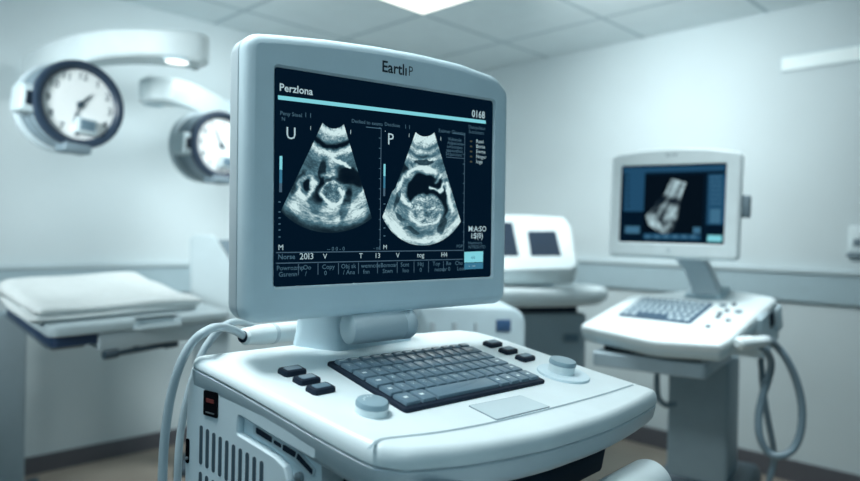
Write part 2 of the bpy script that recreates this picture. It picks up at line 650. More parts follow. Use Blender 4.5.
# front handle tube
hz = -.118
b = MB()
hp = []
A1 = P(655, 480, 1.03)
A0 = A1 - DK.x * .6
ax = (A1 - A0) / np.linalg.norm(A1 - A0)
yy = np.cross(ax, UP); yy /= np.linalg.norm(yy)
fh = Fr(A1, yy, np.cross(ax, yy), ax)
R_ = .037
b.lathe([(R_ - .008, -.56), (R_, -.55), (R_, -.025)] + [(R_ - .018 + .018 * math.cos(t), -.025 + .018 * math.sin(t)) for t in np.linspace(0, math.pi / 2, 6)][1:] + [(R_ * .2, -.004)], fh, 40)
b.build('front_handle', M['white'], um)
ha = DK.loc(A1); print('handle', ha)
for s_ in (-.14, .02):
    b = MB()
    b.tube([DK.p(s_, ha[1], ha[2]), DK.p(s_, -.22, ha[2] + .05)], .012, smooth=0)
    b.build('handle_bracket', M['dark'], um)

# --- keyboard
kq = [np.array(DK.px(*q, .004)) for q in ((323, 362.5), (466.5, 344), (544, 381.2), (409, 410))]
kx = (kq[1] - kq[0] + kq[2] - kq[3]) / 2
ky = (kq[0] - kq[3] + kq[1] - kq[2]) / 2
kc = sum(kq) / 4
KW, KH = np.linalg.norm(kx), np.linalg.norm(ky)
KB = Fr(DK.p(kc[0], kc[1], 0), (DK.x * kx[0] + DK.y * kx[1]) / KW, (DK.x * ky[0] + DK.y * ky[1]) / KH, DK.z)
b = MB(); b.loft(rrect(-KW / 2, KW / 2, -KH / 2, KH / 2, .006), rnd(.002, -.004, .0052, 3, bottom=False), KB)
kb = b.build('keyboard', M['dark'], um)
rows = [('F', [1] * 13), ('1234567890-=', [1] * 12 + [1.6]), ('QWERTYUIOP[]', [1.4] + [1] * 12), ("ASDFGHJKL;'", [1.7] + [1] * 11 + [1.5]),
        ('ZXCVBNM,./', [1.2] + [1] * 11 + [1.3]), ('', [1.3, 1.3, 5.9, 1.1, 1.1, 1.1, 1.1])]
pad = .0065
rowh = [.55, 1, 1, 1, 1, 1.1]
unit = (KH - 2 * pad) / sum(rowh)
yt = KH / 2 - pad
for ri, (chars, ws_) in enumerate(rows):
    hgt = unit * rowh[ri]
    sc_ = (KW - 2 * pad) / sum(ws_)
    x = -KW / 2 + pad
    ci = 0
    for wi, wk in enumerate(ws_):
        wd = wk * sc_
        g = .0015
        b = MB()
        b.loft(rrect(x + g, x + wd - g, yt - hgt + g, yt - g, .0022, 3), [(0, .004), (-.0004, .0085), (-.0012, .0098), (-.0026, .0102)], KB)
        lx, ly = x + wd * .28, yt - hgt * .52
        if ri == 0:
            b.quad(*[KB.p(x + wd * t, yt - hgt * s_, .01035) for t, s_ in ((.25, .62), (.75, .62), (.75, .42), (.25, .42))], mi=1)
        elif wk == 1 and ci < len(chars) and not (ri >= 2 and wi == 0):
            b.text(chars[ci], KB, lx, ly, .0085, 1, z=.01035)
            ci += 1
        elif ri == 5 and wi != 2 or wk != 1:
            if not (ri == 5 and wi == 2):
                b.quad(*[KB.p(x + wd * t, yt - hgt * s_, .01035) for t, s_ in ((.3, .58), (.55, .58), (.55, .42), (.3, .42))], mi=1)
        b.build('key', [M['key'], M['legend']], um, kb)
        x += wd
    yt -= hgt

# touchpad
tq = [np.array(DK.px(*q)) for q in ((467.5, 406), (521, 395.5), (551, 407.2), (496.5, 420.5))]
tq = rpoly([tuple(q) for q in tq[::-1]], .004, 4)
b = MB(); b.loft(tq, [(0, -.002), (0, .0006), (-.0008, .0009)], DK); tpd = b.build('touchpad', M['midgrey'], um)
b = MB(); b.loft(tq, [(-.0013, .0005), (-.0016, .0012)], DK); b.build('pad_surface', M['pad'], um, tpd)
# function buttons
for (px_, py_, wd) in ((292.5, 369, .036), (307, 377.5, .034), (321, 386.5, .036), (493, 342.3, .036), (508.5, 349, .034), (525.5, 356, .036)):
    x, y = DK.px(px_, py_, .006)
    b = MB(); b.loft(rrect(x - wd / 2, x + wd / 2, y - .0115, y + .0115, .005, 4), [(0, -.002), (0, .004), (-.001, .0065), (-.003, .0075)], DK)
    bt = b.build('function_button', M['dark'], um)
    b = MB(); b.loft(rrect(x - wd / 2 + .005, x + wd / 2 - .005, y - .007, y + .007, .004, 4), [(0, .007), (-.001, .0082)], DK)
    b.build('button_cap', M['key'], um, bt)
# knobs
x, y = DK.px(371, 412, 0)
b = MB(); b.lathe([(.0195, -.002), (.0205, .001), (.0200, .0125), (.0185, .0145)], DK.at(x, y), 44); k1 = b.build('dial_knob', M['white'], um)
b = MB(); b.lathe([(.0206, .0085), (.0206, .0125), (.0192, .0152), (.0165, .0158)], DK.at(x, y), 44); b.build('knob_cap', M['cap'], um, k1)
b = MB()
for k in range(5):
    an = rad(60 + k * 24)
    b.lathe([(.0012, .0156), (.0012, .0161)], DK.at(x + .011 * math.cos(an), y + .011 * math.sin(an)), 10)
b.build('knob_dot', M['legend'], um, k1)
x, y = DK.px(563, 374.5, 0)
b = MB(); b.lathe([(.0435, -.001), (.0435, .0025), (.0425, .0038), (.040, .0042)], DK.at(x, y), 60); dr = b.build('dial_ring', M['bezel'], um)
x, y = DK.px(561, 371.5, .004)
b = MB(); b.lathe([(.0215, .003), (.0218, .006), (.0212, .0215), (.0195, .0235)], DK.at(x, y), 44)
k2 = b.build('dial_knob', M['white'], um)
b = MB(); b.lathe([(.0222, .017), (.0222, .0215), (.0206, .0242), (.017, .0246)], DK.at(x, y), 44); b.build('knob_cap', M['cap'], um, k2)

# --- monitor: front bezel
hw = .2305
mo = [(-.238, -.196), (.2275, -.1945), (.2290, .166), (.2010, .190), (.125, .2005), (.04, .2035), (-.04, .2025), (-.12, .1985), (-.19, .1925), (-.236, .187)]
MO = rpoly(mo, [.022, .022, .02, .03, .2, .2, .2, .2, .1, .022], 6)
b = MB()
pr = [(-.004, -.0185), (0, -.0175), (0, -.006)] + [(-.014 * (1 - math.cos(t)), -.006 + .012 * math.sin(t)) for t in np.linspace(0, math.pi / 2, 6)][1:]
b.loft(MO, pr, SCR, caps=(True, False))
# front face ring around the screen opening
n_out = len(MO)
inner = rrect(-SW / 2, SW / 2, -SH / 2, SH / 2, .005, 4)
pts = np.array(MO, float)
ring_o = []
e = np.roll(pts, -1, 0) - pts; e /= np.linalg.norm(e, axis=1, keepdims=True)
nr = np.stack([e[:, 1], -e[:, 0]], 1); pv = np.roll(nr, 1, 0)
nn = (nr + pv) / np.maximum(1 + (nr * pv).sum(1, keepdims=True), .35)
ro = pts - nn * .014


def fill_ring(mb, outer, inn, fr, zo, zi, mi=0):
    bm = bmesh.new()
    vo = [bm.verts.new(fr.p(q[0], q[1], zo)) for q in outer]
    vi = [bm.verts.new(fr.p(q[0], q[1], zi)) for q in inn]
    eds = [bm.edges.new((vo[i], vo[(i + 1) % len(vo)])) for i in range(len(vo))]
    eds += [bm.edges.new((vi[i], vi[(i + 1) % len(vi)])) for i in range(len(vi))]
    bmesh.ops.triangle_fill(bm, edges=eds, use_beauty=True)
    bm.verts.index_update()
    mb.add([tuple(v.co) for v in bm.verts], [tuple(v.index for v in f.verts) for f in bm.faces], mi)
    bm.free()


mid = rrect(-SW / 2 - .003, SW / 2 + .003, -SH / 2 - .003, SH / 2 + .003, .007, 4)
fill_ring(b, ro, mid, SCR, .006, .006)
b.loft(mid, [(0, .006), (-.003, .0015)], SCR, caps=(False, False))
mon = b.build('monitor', M['bezel'], um, sharp=45)
# rear cover
b = MB()
b.loft(MO, [(-.08, -.085), (-.04, -.078), (-.012, -.068), (-.002, -.055), (0, -.045), (0, -.022), (-.004, -.0205), (-.004, -.0175)], SCR)
b.build('rear_cover', M['grey'], um, mon, sharp=50)
# lit inner edge of the screen opening
b = MB()
w2, h2, t_ = SW / 2, SH / 2, .0022
b.box(SCR, -w2, w2, -h2 - .0030, -h2 - .0008, .0050, .0066)
b.build('screen_edge', M['white'], um, mon)
b = MB(); b.loft(inner, [(0, -.002), (0, .0013)], SCR)
b.build('display', M['screen'], um, mon)

# --- on-screen graphics
g = MB()                       # materials: 0 cyan 1 text 2 dim 3 line 4 amber 5 blue
GZ = .0019


def spx(px_, py_):
    return np.array(SCR.px(px_, py_, GZ))


def gline(p, q, wdt, mi, z=GZ):
    p, q = spx(*p), spx(*q)
    d = q - p; d /= np.linalg.norm(d); n_ = np.array([-d[1], d[0]]) * wdt / 2
    g.quad(*[SCR.p(t[0], t[1], z) for t in (p - n_, q - n_, q + n_, p + n_)], mi=mi)


def gtxt(s_, px_, py_, size, mi, squash=1.0, align='LEFT', bold=0.0):
    p = spx(px_, py_)
    g.text(s_, SCR, p[0], p[1], size, mi, align, squash=squash, bold=bold, z=GZ)


gline((278, 97.3), (485.8, 122.2), .0056, 0)
gtxt('Perzlona', 279.2, 90.6, .0145, 1, .98, bold=.012)
gtxt('0168', 471.8, 116.8, .0165, 1, .86, bold=.012)
gtxt('Peny Steel', 280, 114.8, .0078, 2)
gtxt('I  I', 305, 117, .009, 2)
gtxt('N', 281.5, 120.5, .007, 2)
gtxt('U', 285.6, 138.6, .0235, 1, .95)
gtxt('I', 310, 130, .008, 1); gtxt('I', 350, 134, .009, 1)
gtxt('Declied to exams', 351.5, 122.4, .0075, 2)
gtxt('Desclose', 384.5, 125.6, .0075, 2)
gtxt('I  I', 405, 128.5, .009, 2)
gtxt('P', 387.2, 144.2, .0245, 1, .95)
gtxt('.', 384.6, 131.5, .012, 1)
gtxt('I', 408.6, 137, .008, 1); gtxt('I', 440.2, 140.6, .009, 1)
gtxt('Estimer Gloname', 438.5, 132.0, .0078, 2)
for k, s_ in enumerate(('Vidsinale', 'Adpecene', 'orloonpes', 'appointnet', 'Sequicions')):
    gtxt(s_, 448 - .6 * k, 140.4 + 3.7 * k, .0078, 2)
gtxt('Dascpulton', 468.5, 128.2, .0078, 2); gtxt('Sutracters', 468.8, 133.0, .0078, 2)
for k, s_ in enumerate(('Rasti', 'Borte', 'Ewrte', 'Noger', 'Ioge')):
    gtxt(s_, 476, 142.7 + 5.1 * k, .0085, 1)
    p = (470, 141.2 + 5.1 * k)
    gline(p, (472.2, p[1] + .2), .0026, 4)
# scale rules beside the pictures
for (xa, y0_, y1_) in ((381.2, 128, 250), (464.8, 135, 251.5)):
    gline((xa, y0_), (xa - 1.2, y1_), .0011, 3)
    for k in range(12):
        yy_ = y0_ + (y1_ - y0_) * k / 12
        gline((xa - 2.3 if xa < 400 else xa - 2, yy_ - .2), (xa - .4, yy_), .001, 2)
gline((366, 127), (381.2, 128.6), .0011, 2)
gline((453, 133), (464.8, 135), .0011, 2)
gline((446, 157), (464.5, 158.6), .001, 3)
# left depth bars
def gbar(p, q, wdt):
    for k in range(8):
        t0, t1 = k / 8, (k + 1) / 8 + .004
        gline((p[0] + (q[0] - p[0]) * t0, p[1] + (q[1] - p[1]) * t0), (p[0] + (q[0] - p[0]) * t1, p[1] + (q[1] - p[1]) * t1), wdt, 0 if k < 3 else (5 if k < 6 else 3))


gbar((281, 156), (280.6, 192), .0040)
gbar((384.6, 164), (384.2, 196), .0034)
for yy_ in (202, 212, 218, 224, 230, 237):
    gline((278.5, yy_), (280.6, yy_ - .1), .0016, 2)
for yy_ in (204, 212, 220, 228, 236):
    gline((383.5, yy_), (385.4, yy_ - .1), .0016, 2)
gtxt('M', 278, 250, .0105, 1); gtxt('M', 383, 249.2, .0095, 1)
gtxt('-- 0 0 - 0', 327, 250.8, .008, 2); gtxt('- ml', 373.5, 249.6, .007, 2); gtxt('POP', 456.5, 247.6, .007, 2)
# status rows
gline((276, 252.6), (463, 250.3), .0013, 3)
gline((276, 263.3), (463, 259.2), .0013, 3)
gtxt('Norse', 277.8, 259.3, .0098, 2, bold=.01)
gtxt('20I3', 299.5, 259.4, .0125, 1)
for (x_, s_) in ((323, 'V'), (359, 'T'), (374.5, '13'), (396, 'V'), (417, 'tog'), (441, 'H4')):
    gtxt(s_, x_, 259.2 - (x_ - 300) * .0165, .0105, 1)
for x_ in (298.5, 318, 338.5, 358.5, 377.5, 397.2, 414, 428.5, 443.5):
    gline((x_, 264 - (x_ - 290) * .021), (x_, 275.5 - (x_ - 290) * .024), .001, 3)
lab = [(276.5, 'Powrozmp', 'Gsrenn'), (303, 'Oo', '/'), (322, 'Copy', '0'), (341, 'Obj sk', '/ Ana'), (361, 'wenncde', 'fnn'), (380.5, 'Bomoar', 'Stwn'),
       (400.5, 'Scnt', 'loo'), (417.5, 'Htj', '0'), (432.5, 'Toy', 'nosser'), (446, 'Ro', '0'), (455, 'Cho', 'Loot')]
for x_, s1, s2 in lab:
    yb = 270.5 - (x_ - 276) * .031
    gtxt(s1, x_, yb, .0092, 2)
    gtxt(s2, x_ + 2, yb + 6.3 - (x_ - 276) * .004, .0092, 2)
# right column
gtxt('M:A:SO', 468.2, 231.3, .0125, 1, bold=.01); gtxt('i:$(0)', 471, 238.2, .013, 1, .95, bold=.01)
gtxt('Hemmera', 468, 244.4, .0075, 2); gtxt('NTRESUTD', 468.3, 248.6, .0075, 2)
q = [spx(*t) for t in ((464.3, 262.5), (483, 262.0), (483.2, 251.2), (464.3, 252))]
g.quad(*[SCR.p(t[0], t[1], GZ) for t in q], mi=0)
q = [spx(*t) for t in ((464.3, 269.5), (483, 268.6), (483, 262.6), (464.3, 263.1))]
g.quad(*[SCR.p(t[0], t[1], GZ) for t in q], mi=5)
p = spx(471, 258.8); g.text('eis', SCR, p[0], p[1], .008, 5, z=GZ + .0003)
p = spx(468.5, 267.3); g.text('-  ---', SCR, p[0], p[1], .008, 1, z=GZ + .0003)
g.build('screen_graphics', [M['cyan'], M['txt'], M['dim'], M['line'], M['amber'], M['cyan2']], um, mon, flat=True)


# --- ultrasound pictures
def vnoise(u_, v_, seed, n=64):
    r = np.random.RandomState(seed).rand(n, n)
    ui, vi = np.floor(u_).astype(int), np.floor(v_).astype(int)
    fu, fv = u_ - ui, v_ - vi
    fu, fv = fu * fu * (3 - 2 * fu), fv * fv * (3 - 2 * fv)
    g_ = lambda i, j: r[i % n, j % n]
    return (g_(ui, vi) * (1 - fu) + g_(ui + 1, vi) * fu) * (1 - fv) + (g_(ui, vi + 1) * (1 - fu) + g_(ui + 1, vi + 1) * fu) * fv


def gs(x, c, s):
    return np.exp(-((x - c) / s) ** 2)


def ell(X, Y, cx, cy, a_, b_, rot=0):
    c, s = math.cos(rad(rot)), math.sin(rad(rot))
    dx, dy = X - cx, Y - cy
    return np.sqrt(((dx * c + dy * s) / a_) ** 2 + ((-dx * s + dy * c) / b_) ** 2)


def seg(X, Y, p, q):
    px_, py_ = q[0] - p[0], q[1] - p[1]
    t = np.clip(((X - p[0]) * px_ + (Y - p[1]) * py_) / (px_ ** 2 + py_ ** 2), 0, 1)
    return np.hypot(X - p[0] - t * px_, Y - p[1] - t * py_)


def sm(x, a_, b_):
    t = np.clip((x - a_) / (b_ - a_), 0, 1)
    return t * t * (3 - 2 * t)


def img_left(X, Y, R, TH):
    sp_ = .55 * vnoise(R * .9, TH * 26, 1) + .45 * vnoise(R * 1.9, TH * 60, 2)
    st = vnoise(R * .35, TH * 9, 3)
    I = .34 + .22 * (st - .5)
    I += .62 * gs(R, 37, 5) + .15 * gs(R, 44, 3) - .42 * gs(R, 50.5, 2.4) + .62 * gs(R, 57.5, 3.6)
    I += .1 * gs(R, 66, 5)
    # dark fluid spaces
    def dark(cx, cy, a_, b_, rot=0, s=1.0):
        nonlocal I
        e_ = ell(X, Y, cx, cy, a_, b_, rot)
        I = I * (1 - s * (1 - sm(e_, .75, 1.2)))
    dark(352, 177, 16, 9, 25, .95)
    dark(340, 180, 15, 5, -10, .85)
    dark(346, 205, 4.6, 17, 12, .92)
    dark(322, 172, 3.5, 14, 8, .8)
    dark(315, 204, 7, 11, 0, .85)
    dark(298, 182, 4, 14, 28, .6)
    dark(320, 190, 4, 12, 8, .8)
    # left blob with a hole
    I += .55 * gs(ell(X, Y, 306, 187, 7.5, 12, 15), 1.0, .3) * sm(Y, 172, 182)
    dark(307.5, 186.5, 3.6, 6.4, 0, .95)
    # round head
    e_ = ell(X, Y, 333, 193, 11.5, 11.5)
    I = np.where(e_ < 1.0, .42 + .4 * (vnoise(X * .3, Y * .3, 5) - .5) + .25 * (vnoise(X * 1.3, Y * 1.3, 6) - .5), I)
    I += .62 * gs(e_, 1.0, .16) * sm(Y - .35 * X, 70, 86) + .3 * gs(e_, 1.0, .14)
    I += .85 * gs(ell(X, Y, 352, 184, 13, 15), 1.0, .12) * sm(X + Y, 522, 534) * (1 - sm(Y, 190, 200))
    # bright strokes
    I += 1.0 * gs(seg(X, Y, (333, 158), (350.5, 168)), 0, 1.2)
    I += .4 * gs(seg(X, Y, (331, 160), (335, 176)), 0, 4)
    I += .35 * gs(seg(X, Y, (322, 175), (330, 176)), 0, 1.6)
    # deep bands
    I += .42 * gs(R, 113, 4.5) * sm(TH, -.45, -.2) + .28 * gs(R, 124, 7)
    I += .26 * gs(X, 357, 10) * gs(Y, 215, 12) + .3 * gs(X, 292, 9) * gs(Y, 203, 9)
    I *= .62 + .75 * sp_
    I *= 1 - .75 * sm(R, 126, 137)
    I *= 1 - .5 * sm(np.abs(TH + .07), .3, .42) * sm(R, 70, 110)
    return np.clip(I, 0.0, 1.0)


def img_right(X, Y, R, TH):
    sp_ = .5 * vnoise(R * .9, TH * 26, 11) + .5 * vnoise(R * 2.0, TH * 66, 12)
    st = vnoise(R * .3, TH * 8, 13)
    I = .46 + .25 * (st - .5)
    I += .5 * gs(R, 36, 8) - .16 * gs(R, 45, 1.6) + .2 * gs(R, 49, 2) - .2 * gs(R, 53, 1.6) + .3 * gs(R, 58, 3)
    def dark(cx, cy, a_, b_, rot=0, s=1.0, lo=.8, hi=1.1):
        nonlocal I
        e_ = ell(X, Y, cx, cy, a_, b_, rot)
        I = I * (1 - s * (1 - sm(e_, lo, hi)))
    dark(424, 162.5, 11, 2.6, 3, .75)
    dark(399, 172, 8, 11, 30, .85)            # outside left of the rim
    e_ = ell(X, Y, 421, 188, 20, 18.5)
    rim = gs(e_, 1.09, .11)
    I += .7 * rim * (1 - sm(X + .2 * Y, 466, 474))
    dark(424, 190, 18.5, 17.5, 0, .98, .85, 1.03)
    dark(441, 197, 5.4, 22, -10, .93)
    # textured ball growing into the fluid
    e_ = ell(X, Y, 426, 209, 17, 16, 20)
    ball = 1 - sm(e_, .85, 1.04)
    tex = .56 + .45 * (vnoise(X * .22 + .1 * Y, Y * .3, 15) - .5) + .4 * (vnoise(X * .9 + .4 * Y, Y * 1.3, 16) - .5)
    I = I * (1 - ball) + ball * tex
    I += .35 * gs(e_, 1.0, .08) * sm(Y, 205, 216)
    dark(397, 200, 2.6, 13, 22, .6)
    I += .95 * gs(seg(X, Y, (429.5, 187), (440.5, 192.5)), 0, 1.3) + .95 * gs(seg(X, Y, (440.5, 192.5), (442.5, 184.5)), 0, 1.5)
    I += .5 * gs(seg(X, Y, (436, 181), (441, 175)), 0, 1.3)
    I += .75 * gs(seg(X, Y, (447, 186), (452, 212)), 0, 1.8)
    I += .4 * gs(seg(X, Y, (392, 214), (400, 228)), 0, 6) + .42 * gs(R, 137, 5)
    dark(411, 230, 10, 2.4, 18, .5); dark(401, 217, 7, 2.2, 35, .5); dark(443, 226, 4, 10, 12, .6)
    I *= .66 + .72 * sp_
    return np.clip(I, 0.0, 1.0)


def scan(name, apex, r0, r1, tl, tr, fn, wide=None, nth=150, nr_=190):
    """fan shaped picture: a polar grid of faces with the echo brightness stored per vertex"""
    V, C = [], []
    Rg, Sg = np.meshgrid(np.linspace(r0, r1, nr_), np.linspace(0, 1, nth), indexing='ij')
    TL, TR = tl(Rg), tr(Rg)
    TH = TL + (TR - TL) * Sg
    tn = (TH - TH.mean()) / (abs(TH - TH.mean()).max())
    RR = Rg * (1 - (wide or 0) * tn ** 2 * (Rg - r0) / (r1 - r0))
    X = apex[0] + RR * np.sin(TH)
    Y = apex[1] + RR * np.cos(TH)
    RR = RR - 3.0 * (tn ** 2) * (1 - (Rg - r0) / (r1 - r0))
    X = apex[0] + RR * np.sin(TH)
    Y = apex[1] + RR * np.cos(TH)
    wx = 3.4 * (vnoise(X * .11, Y * .11, 41) - .5) + 1.8 * (vnoise(X * .3, Y * .3, 42) - .5)
    wy = 3.4 * (vnoise(X * .11, Y * .11, 43) - .5) + 1.8 * (vnoise(X * .3, Y * .3, 44) - .5)
    I = fn(X + wx, Y + wy, Rg + .7 * wy, TH)
    I = np.clip(I * (.98 + .4 * (vnoise(X * .16 + 7, Y * .16, 45) - .5) + .3 * vnoise(X * .8, Y * .8, 46)), 0, 1)
    lo, hi = np.array(srgb(2, 16, 30)), np.array(srgb(206, 232, 234))
    p0, n_ = SCR.p(0, 0, .0016), SCR.z
    for i in range(nr_):
        for j in range(nth):
            V.append(on_plane(X[i, j], Y[i, j], p0, n_))
    md = np.array(srgb(78, 116, 130))
    g_ = I[..., None]
    Cc = np.where(g_ < .5, lo + (md - lo) * (g_ * 2) ** 1.5, md + (hi - md) * ((g_ - .5) * 2) ** 1.2)
    faces = [(i * nth + j, i * nth + j + 1, (i + 1) * nth + j + 1, (i + 1) * nth + j) for i in range(nr_ - 1) for j in range(nth - 1)]
    mb = MB(); mb.add(V, faces)
    o = mb.build(name, M['scan'], um, mon, flat=True)
    at = o.data.color_attributes.new('Col', 'FLOAT_COLOR', 'POINT')
    at.data.foreach_set('color', np.concatenate([Cc.reshape(-1, 3), np.ones((nr_ * nth, 1))], 1).ravel())
    return o


scan('ultrasound_picture', (335.4, 96), 32.5, 137, lambda r: -math.atan(.474) + 0 * r, lambda r: math.atan(.299) + 0 * r, img_left, .07)


def tlr(r):
    t = sm(r, 96, 107)
    return -(math.atan(.362) + .02 * t * 1.0)


scan('ultrasound_picture', (425.8, 104), 32.5, 141.5, tlr, lambda r: math.atan(.298) + .0 * r, img_right, .145)

# brand on the bezel
p = SCR.px(381.6, 71.3, .0062)
b = MB(); b.text('Eartl\u0131', SCR, p[0], p[1], .0235, 0, squash=.93, z=.0064, bold=.018)
p2 = SCR.px(408.2, 75.7, .0062); b.text('P', SCR, p2[0], p2[1], .0215, 0, squash=.8, z=.0064, bold=-.004)
b.build('brand_lettering', M['ink'], um, mon, flat=True)

# --- monitor stand
nb = SCR
b = MB()
b.lathe([(.018, -.068), (.0235, -.064), (.0245, -.055), (.0245, .026), (.0235, .0275), (.0245, .029), (.0245, .042), (.022, .047)],
        Fr(SCR.p(-.008, -.2155, -.012), SCR.y, SCR.z, SCR.x), 40)
b.build('hinge_barrel', M['grey'], um)
b = MB()
f0 = [DK.px(289, 345.5), DK.px(338, 351.5), DK.px(417, 339.5)]
foot = [(f0[0][0], f0[0][1]), (f0[1][0], f0[1][1]), (f0[2][0], f0[2][1]), (f0[2][0] - .03, f0[2][1] + .045), (f0[0][0] + .06, f0[0][1] + .03)]
area = sum(foot[i - 1][0] * foot[i][1] - foot[i][0] * foot[i - 1][1] for i in range(5))
fo = np.array(rpoly(foot if area > 0 else foot[::-1], .012, 5))
cen = fo.mean(0)
topz = .070
ringv, fcs = [], []
levels = [(0, 1.0), (.004, .995), (.02, .95), (.04, .92), (topz, .9)]
tgt = DK.loc(SCR.p(-.085, -.2, -.05))
for z_, s_ in levels:
    for q in fo:
        w_ = cen + (q - cen) * s_
        sh = (np.array([cen[0] + .0, cen[1] + .015]) - cen) * (z_ / topz)
        ringv.append(DK.p(w_[0] + sh[0], w_[1] + sh[1], z_))
n_ = len(fo)
for k in range(len(levels) - 1):
    for i in range(n_):
        j = (i + 1) % n_
        fcs.append((k * n_ + i, k * n_ + j, (k + 1) * n_ + j, (k + 1) * n_ + i))
fcs.append(tuple(range((len(levels) - 1) * n_, len(levels) * n_)))
b.add(ringv, fcs)
b.build('monitor_stand', M['bezel'], um, sharp=50)
exec_marker = None

# ================================================================== CABLES AND PROBE OF THE FRONT MACHINE
def cabl(name, label, pts, r, m, cat='cable', grp=None, smooth=10):
    b = MB(); b.tube(pts, r, smooth=smooth, n=16)
    return tag(b.build(name, m), label, cat, grp)


b = MB()
q0, q1 = P(243, 336.5, 1.04), P(305, 330, 1.17)
axp = (q1 - q0) / np.linalg.norm(q1 - q0)
ypp = np.cross(axp, UP); ypp /= np.linalg.norm(ypp)
fp = Fr(q0, ypp, np.cross(axp, ypp), axp)
pr_ = thing('transducer', 'white cylindrical probe lying behind the front monitor stand with its cable end left', 'ultrasound probe', q0)
b.lathe([(.0095, 0), (.0135, .004), (.0145, .02), (.0165, .035), (.017, .15), (.013, .165)], fp, 32); b.build('probe_body', M['white'], pr_)
b = MB(); b.lathe([(.0095, -.002), (.0095, .003)], fp, 20); b.build('end_cap', M['dark'], pr_)
b = MB(); b.lathe([(.0171, .06), (.0174, .062), (.0174, .066), (.0171, .068)], fp, 32); b.build('seam_ring', M['grey'], pr_)
cabl('probe_cable', 'thick grey cable looping down beside the left side of the front machine',
     [q0 + axp * .004, P(232, 329.5, 1.01), P(220, 327, .97), P(207, 330.5, .925), P(192, 343, .915), P(180, 365, .91), P(171, 395, .91), P(165.5, 430, .91), P(163, 465, .91), P(162, 520, .91), P(163, 600, .91), P(168, 700, .93)],
     .0062, M['cable'])
cabl('probe_cable', 'thinner grey cable behind the thick one, close against the front machine',
     [P(262, 331, 1.12), P(250, 325, 1.1), P(238, 322, 1.07), P(226, 325, 1.02), P(212, 338, 1.01), P(200, 358, 1.0), P(188, 395, .99), P(181, 430, .985), P(178, 465, .98), P(177, 520, .98), P(177, 600, .98), P(180, 680, 1.0)],
     .0056, M['cable'])

# ================================================================== RIGHT ULTRASOUND MACHINE ON A CART
z2 = lambda a_, b_: (570 + a_ * .3951, 130 + b_ * .3951)
S_2, W2, H2 = quadfr([z2(132, 92), z2(397, 84), z2(389, 291), z2(124, 283)], 2.6)
D2 = yawfr(P(708, 293, 2.55), rad(132), rad(18))
D2f = yawfr(D2.o, rad(132))
um2 = thing('ultrasound_machine', 'smaller white ultrasound machine on a pedestal cart by the right wall, one scan on screen',
            'ultrasound machine', D2.p(-.04, -.15, -.1))
o2 = [D2.px(629, 296), D2.px(579, 328.5, -.015), D2.px(652.5, 346, -.02), D2.px(720, 350, -.02), D2.px(728, 344, -.015), D2.px(779, 297), D2.px(714, 286.5)]
o2 = [np.array(t) for t in o2]
OUT2 = rpoly([tuple(t) for t in o2], [.04, .02, .2, .02, .02, .03, .1], 6)
b = MB()
b.loft(OUT2, [(0, -.030)] + [(-.016 * (1 - math.cos(t)), -.016 + .016 * math.sin(t)) for t in np.linspace(0, math.pi / 2, 6)], D2)
b.build('console_deck', M['white'], um2, sharp=50)
b = MB(); b.loft(OUT2, [(-.035, -.075), (-.012, -.066), (-.002, -.045), (-.001, -.031)], D2); b.build('lower_shell', M['bezel'], um2, sharp=50)
# rear hump on the right with a dark socket
b = MB()
hm = rpoly([(.10, -.17), (.235, -.17), (.235, .03), (.10, .03)], .02, 4)
b.loft([(t[0], t[1]) for t in hm], [(0, -.16), (0, -.02), (-.01, -.008)], D2); b.build('rear_housing', M['bezel'], um2)
b = MB(); b.box(Fr(D2.p(.235, -.06, -.06), D2.y, D2.z, D2.x), -.022, .022, -.025, .025, -.003, .004, .008); b.build('socket', M['dark'], um2)
b = MB(); b.box(D2, .234, .250, -.03, .02, -.12, -.03, .006); b.build('side_hook', M['bezel'], um2)
M['kb2'] = mat('keyboard bed plastic', (58, 86, 108), .5)
M['key2'] = mat('pale key cap', (188, 206, 213), .5)
# keyboard
k2q = [np.array(D2.px(*q, .004)) for q in ((645.6, 297), (711, 303), (693, 323.6), (615, 314.5))]
kx = (k2q[1] - k2q[0] + k2q[2] - k2q[3]) / 2; ky = (k2q[0] - k2q[3] + k2q[1] - k2q[2]) / 2
kc = sum(k2q) / 4; KW, KH = np.linalg.norm(kx), np.linalg.norm(ky)
KB2 = Fr(D2.p(kc[0], kc[1], 0), (D2.x * kx[0] + D2.y * kx[1]) / KW, (D2.x * ky[0] + D2.y * ky[1]) / KH, D2.z)
b = MB(); b.loft(rrect(-KW / 2, KW / 2, -KH / 2, KH / 2, .008), rnd(.002, -.004, .005, 3, bottom=False), KB2)
kb2 = b.build('keyboard', M['kb2'], um2)
for r_ in range(5):
    n_k = [11, 11, 10, 10, 6][r_]
    ws_ = [1] * n_k if r_ < 4 else [1.2, 1.2, 4.6, 1.2, 1.2, 1.2]
    sc_ = (KW - .016) / sum(ws_)
    x = -KW / 2 + .008
    uy = (KH - .016) / 5
    y = KH / 2 - .008 - uy * r_
    for wk in ws_:
        b = MB(); b.loft(rrect(x + .0046, x + wk * sc_ - .0046, y - uy + .0065, y - .0065, .003, 2), [(0, .003), (-.0006, .008), (-.002, .009)], KB2)
        b.build('key', M['key2'] if wk < 3 else M['kb2'], um2, kb2)
        x += wk * sc_
# control buttons on the right of the keyboard
for (px_, py_, big) in ((723, 305, 1), (738.5, 311, 1), (720, 313, 0), (718, 316.5, 0), (728, 320, 0), (708, 326, 0), (727, 310, 0), (734, 304, 0)):
    x, y = D2.px(px_, py_, .004)
    b = MB(); b.lathe([(.013 if big else .009, -.001), (.013 if big else .009, .005), (.008 if big else .006, .007)], D2.at(x, y), 18)
    b.build('control_button', M['slate'] if not big else M['midgrey'], um2)
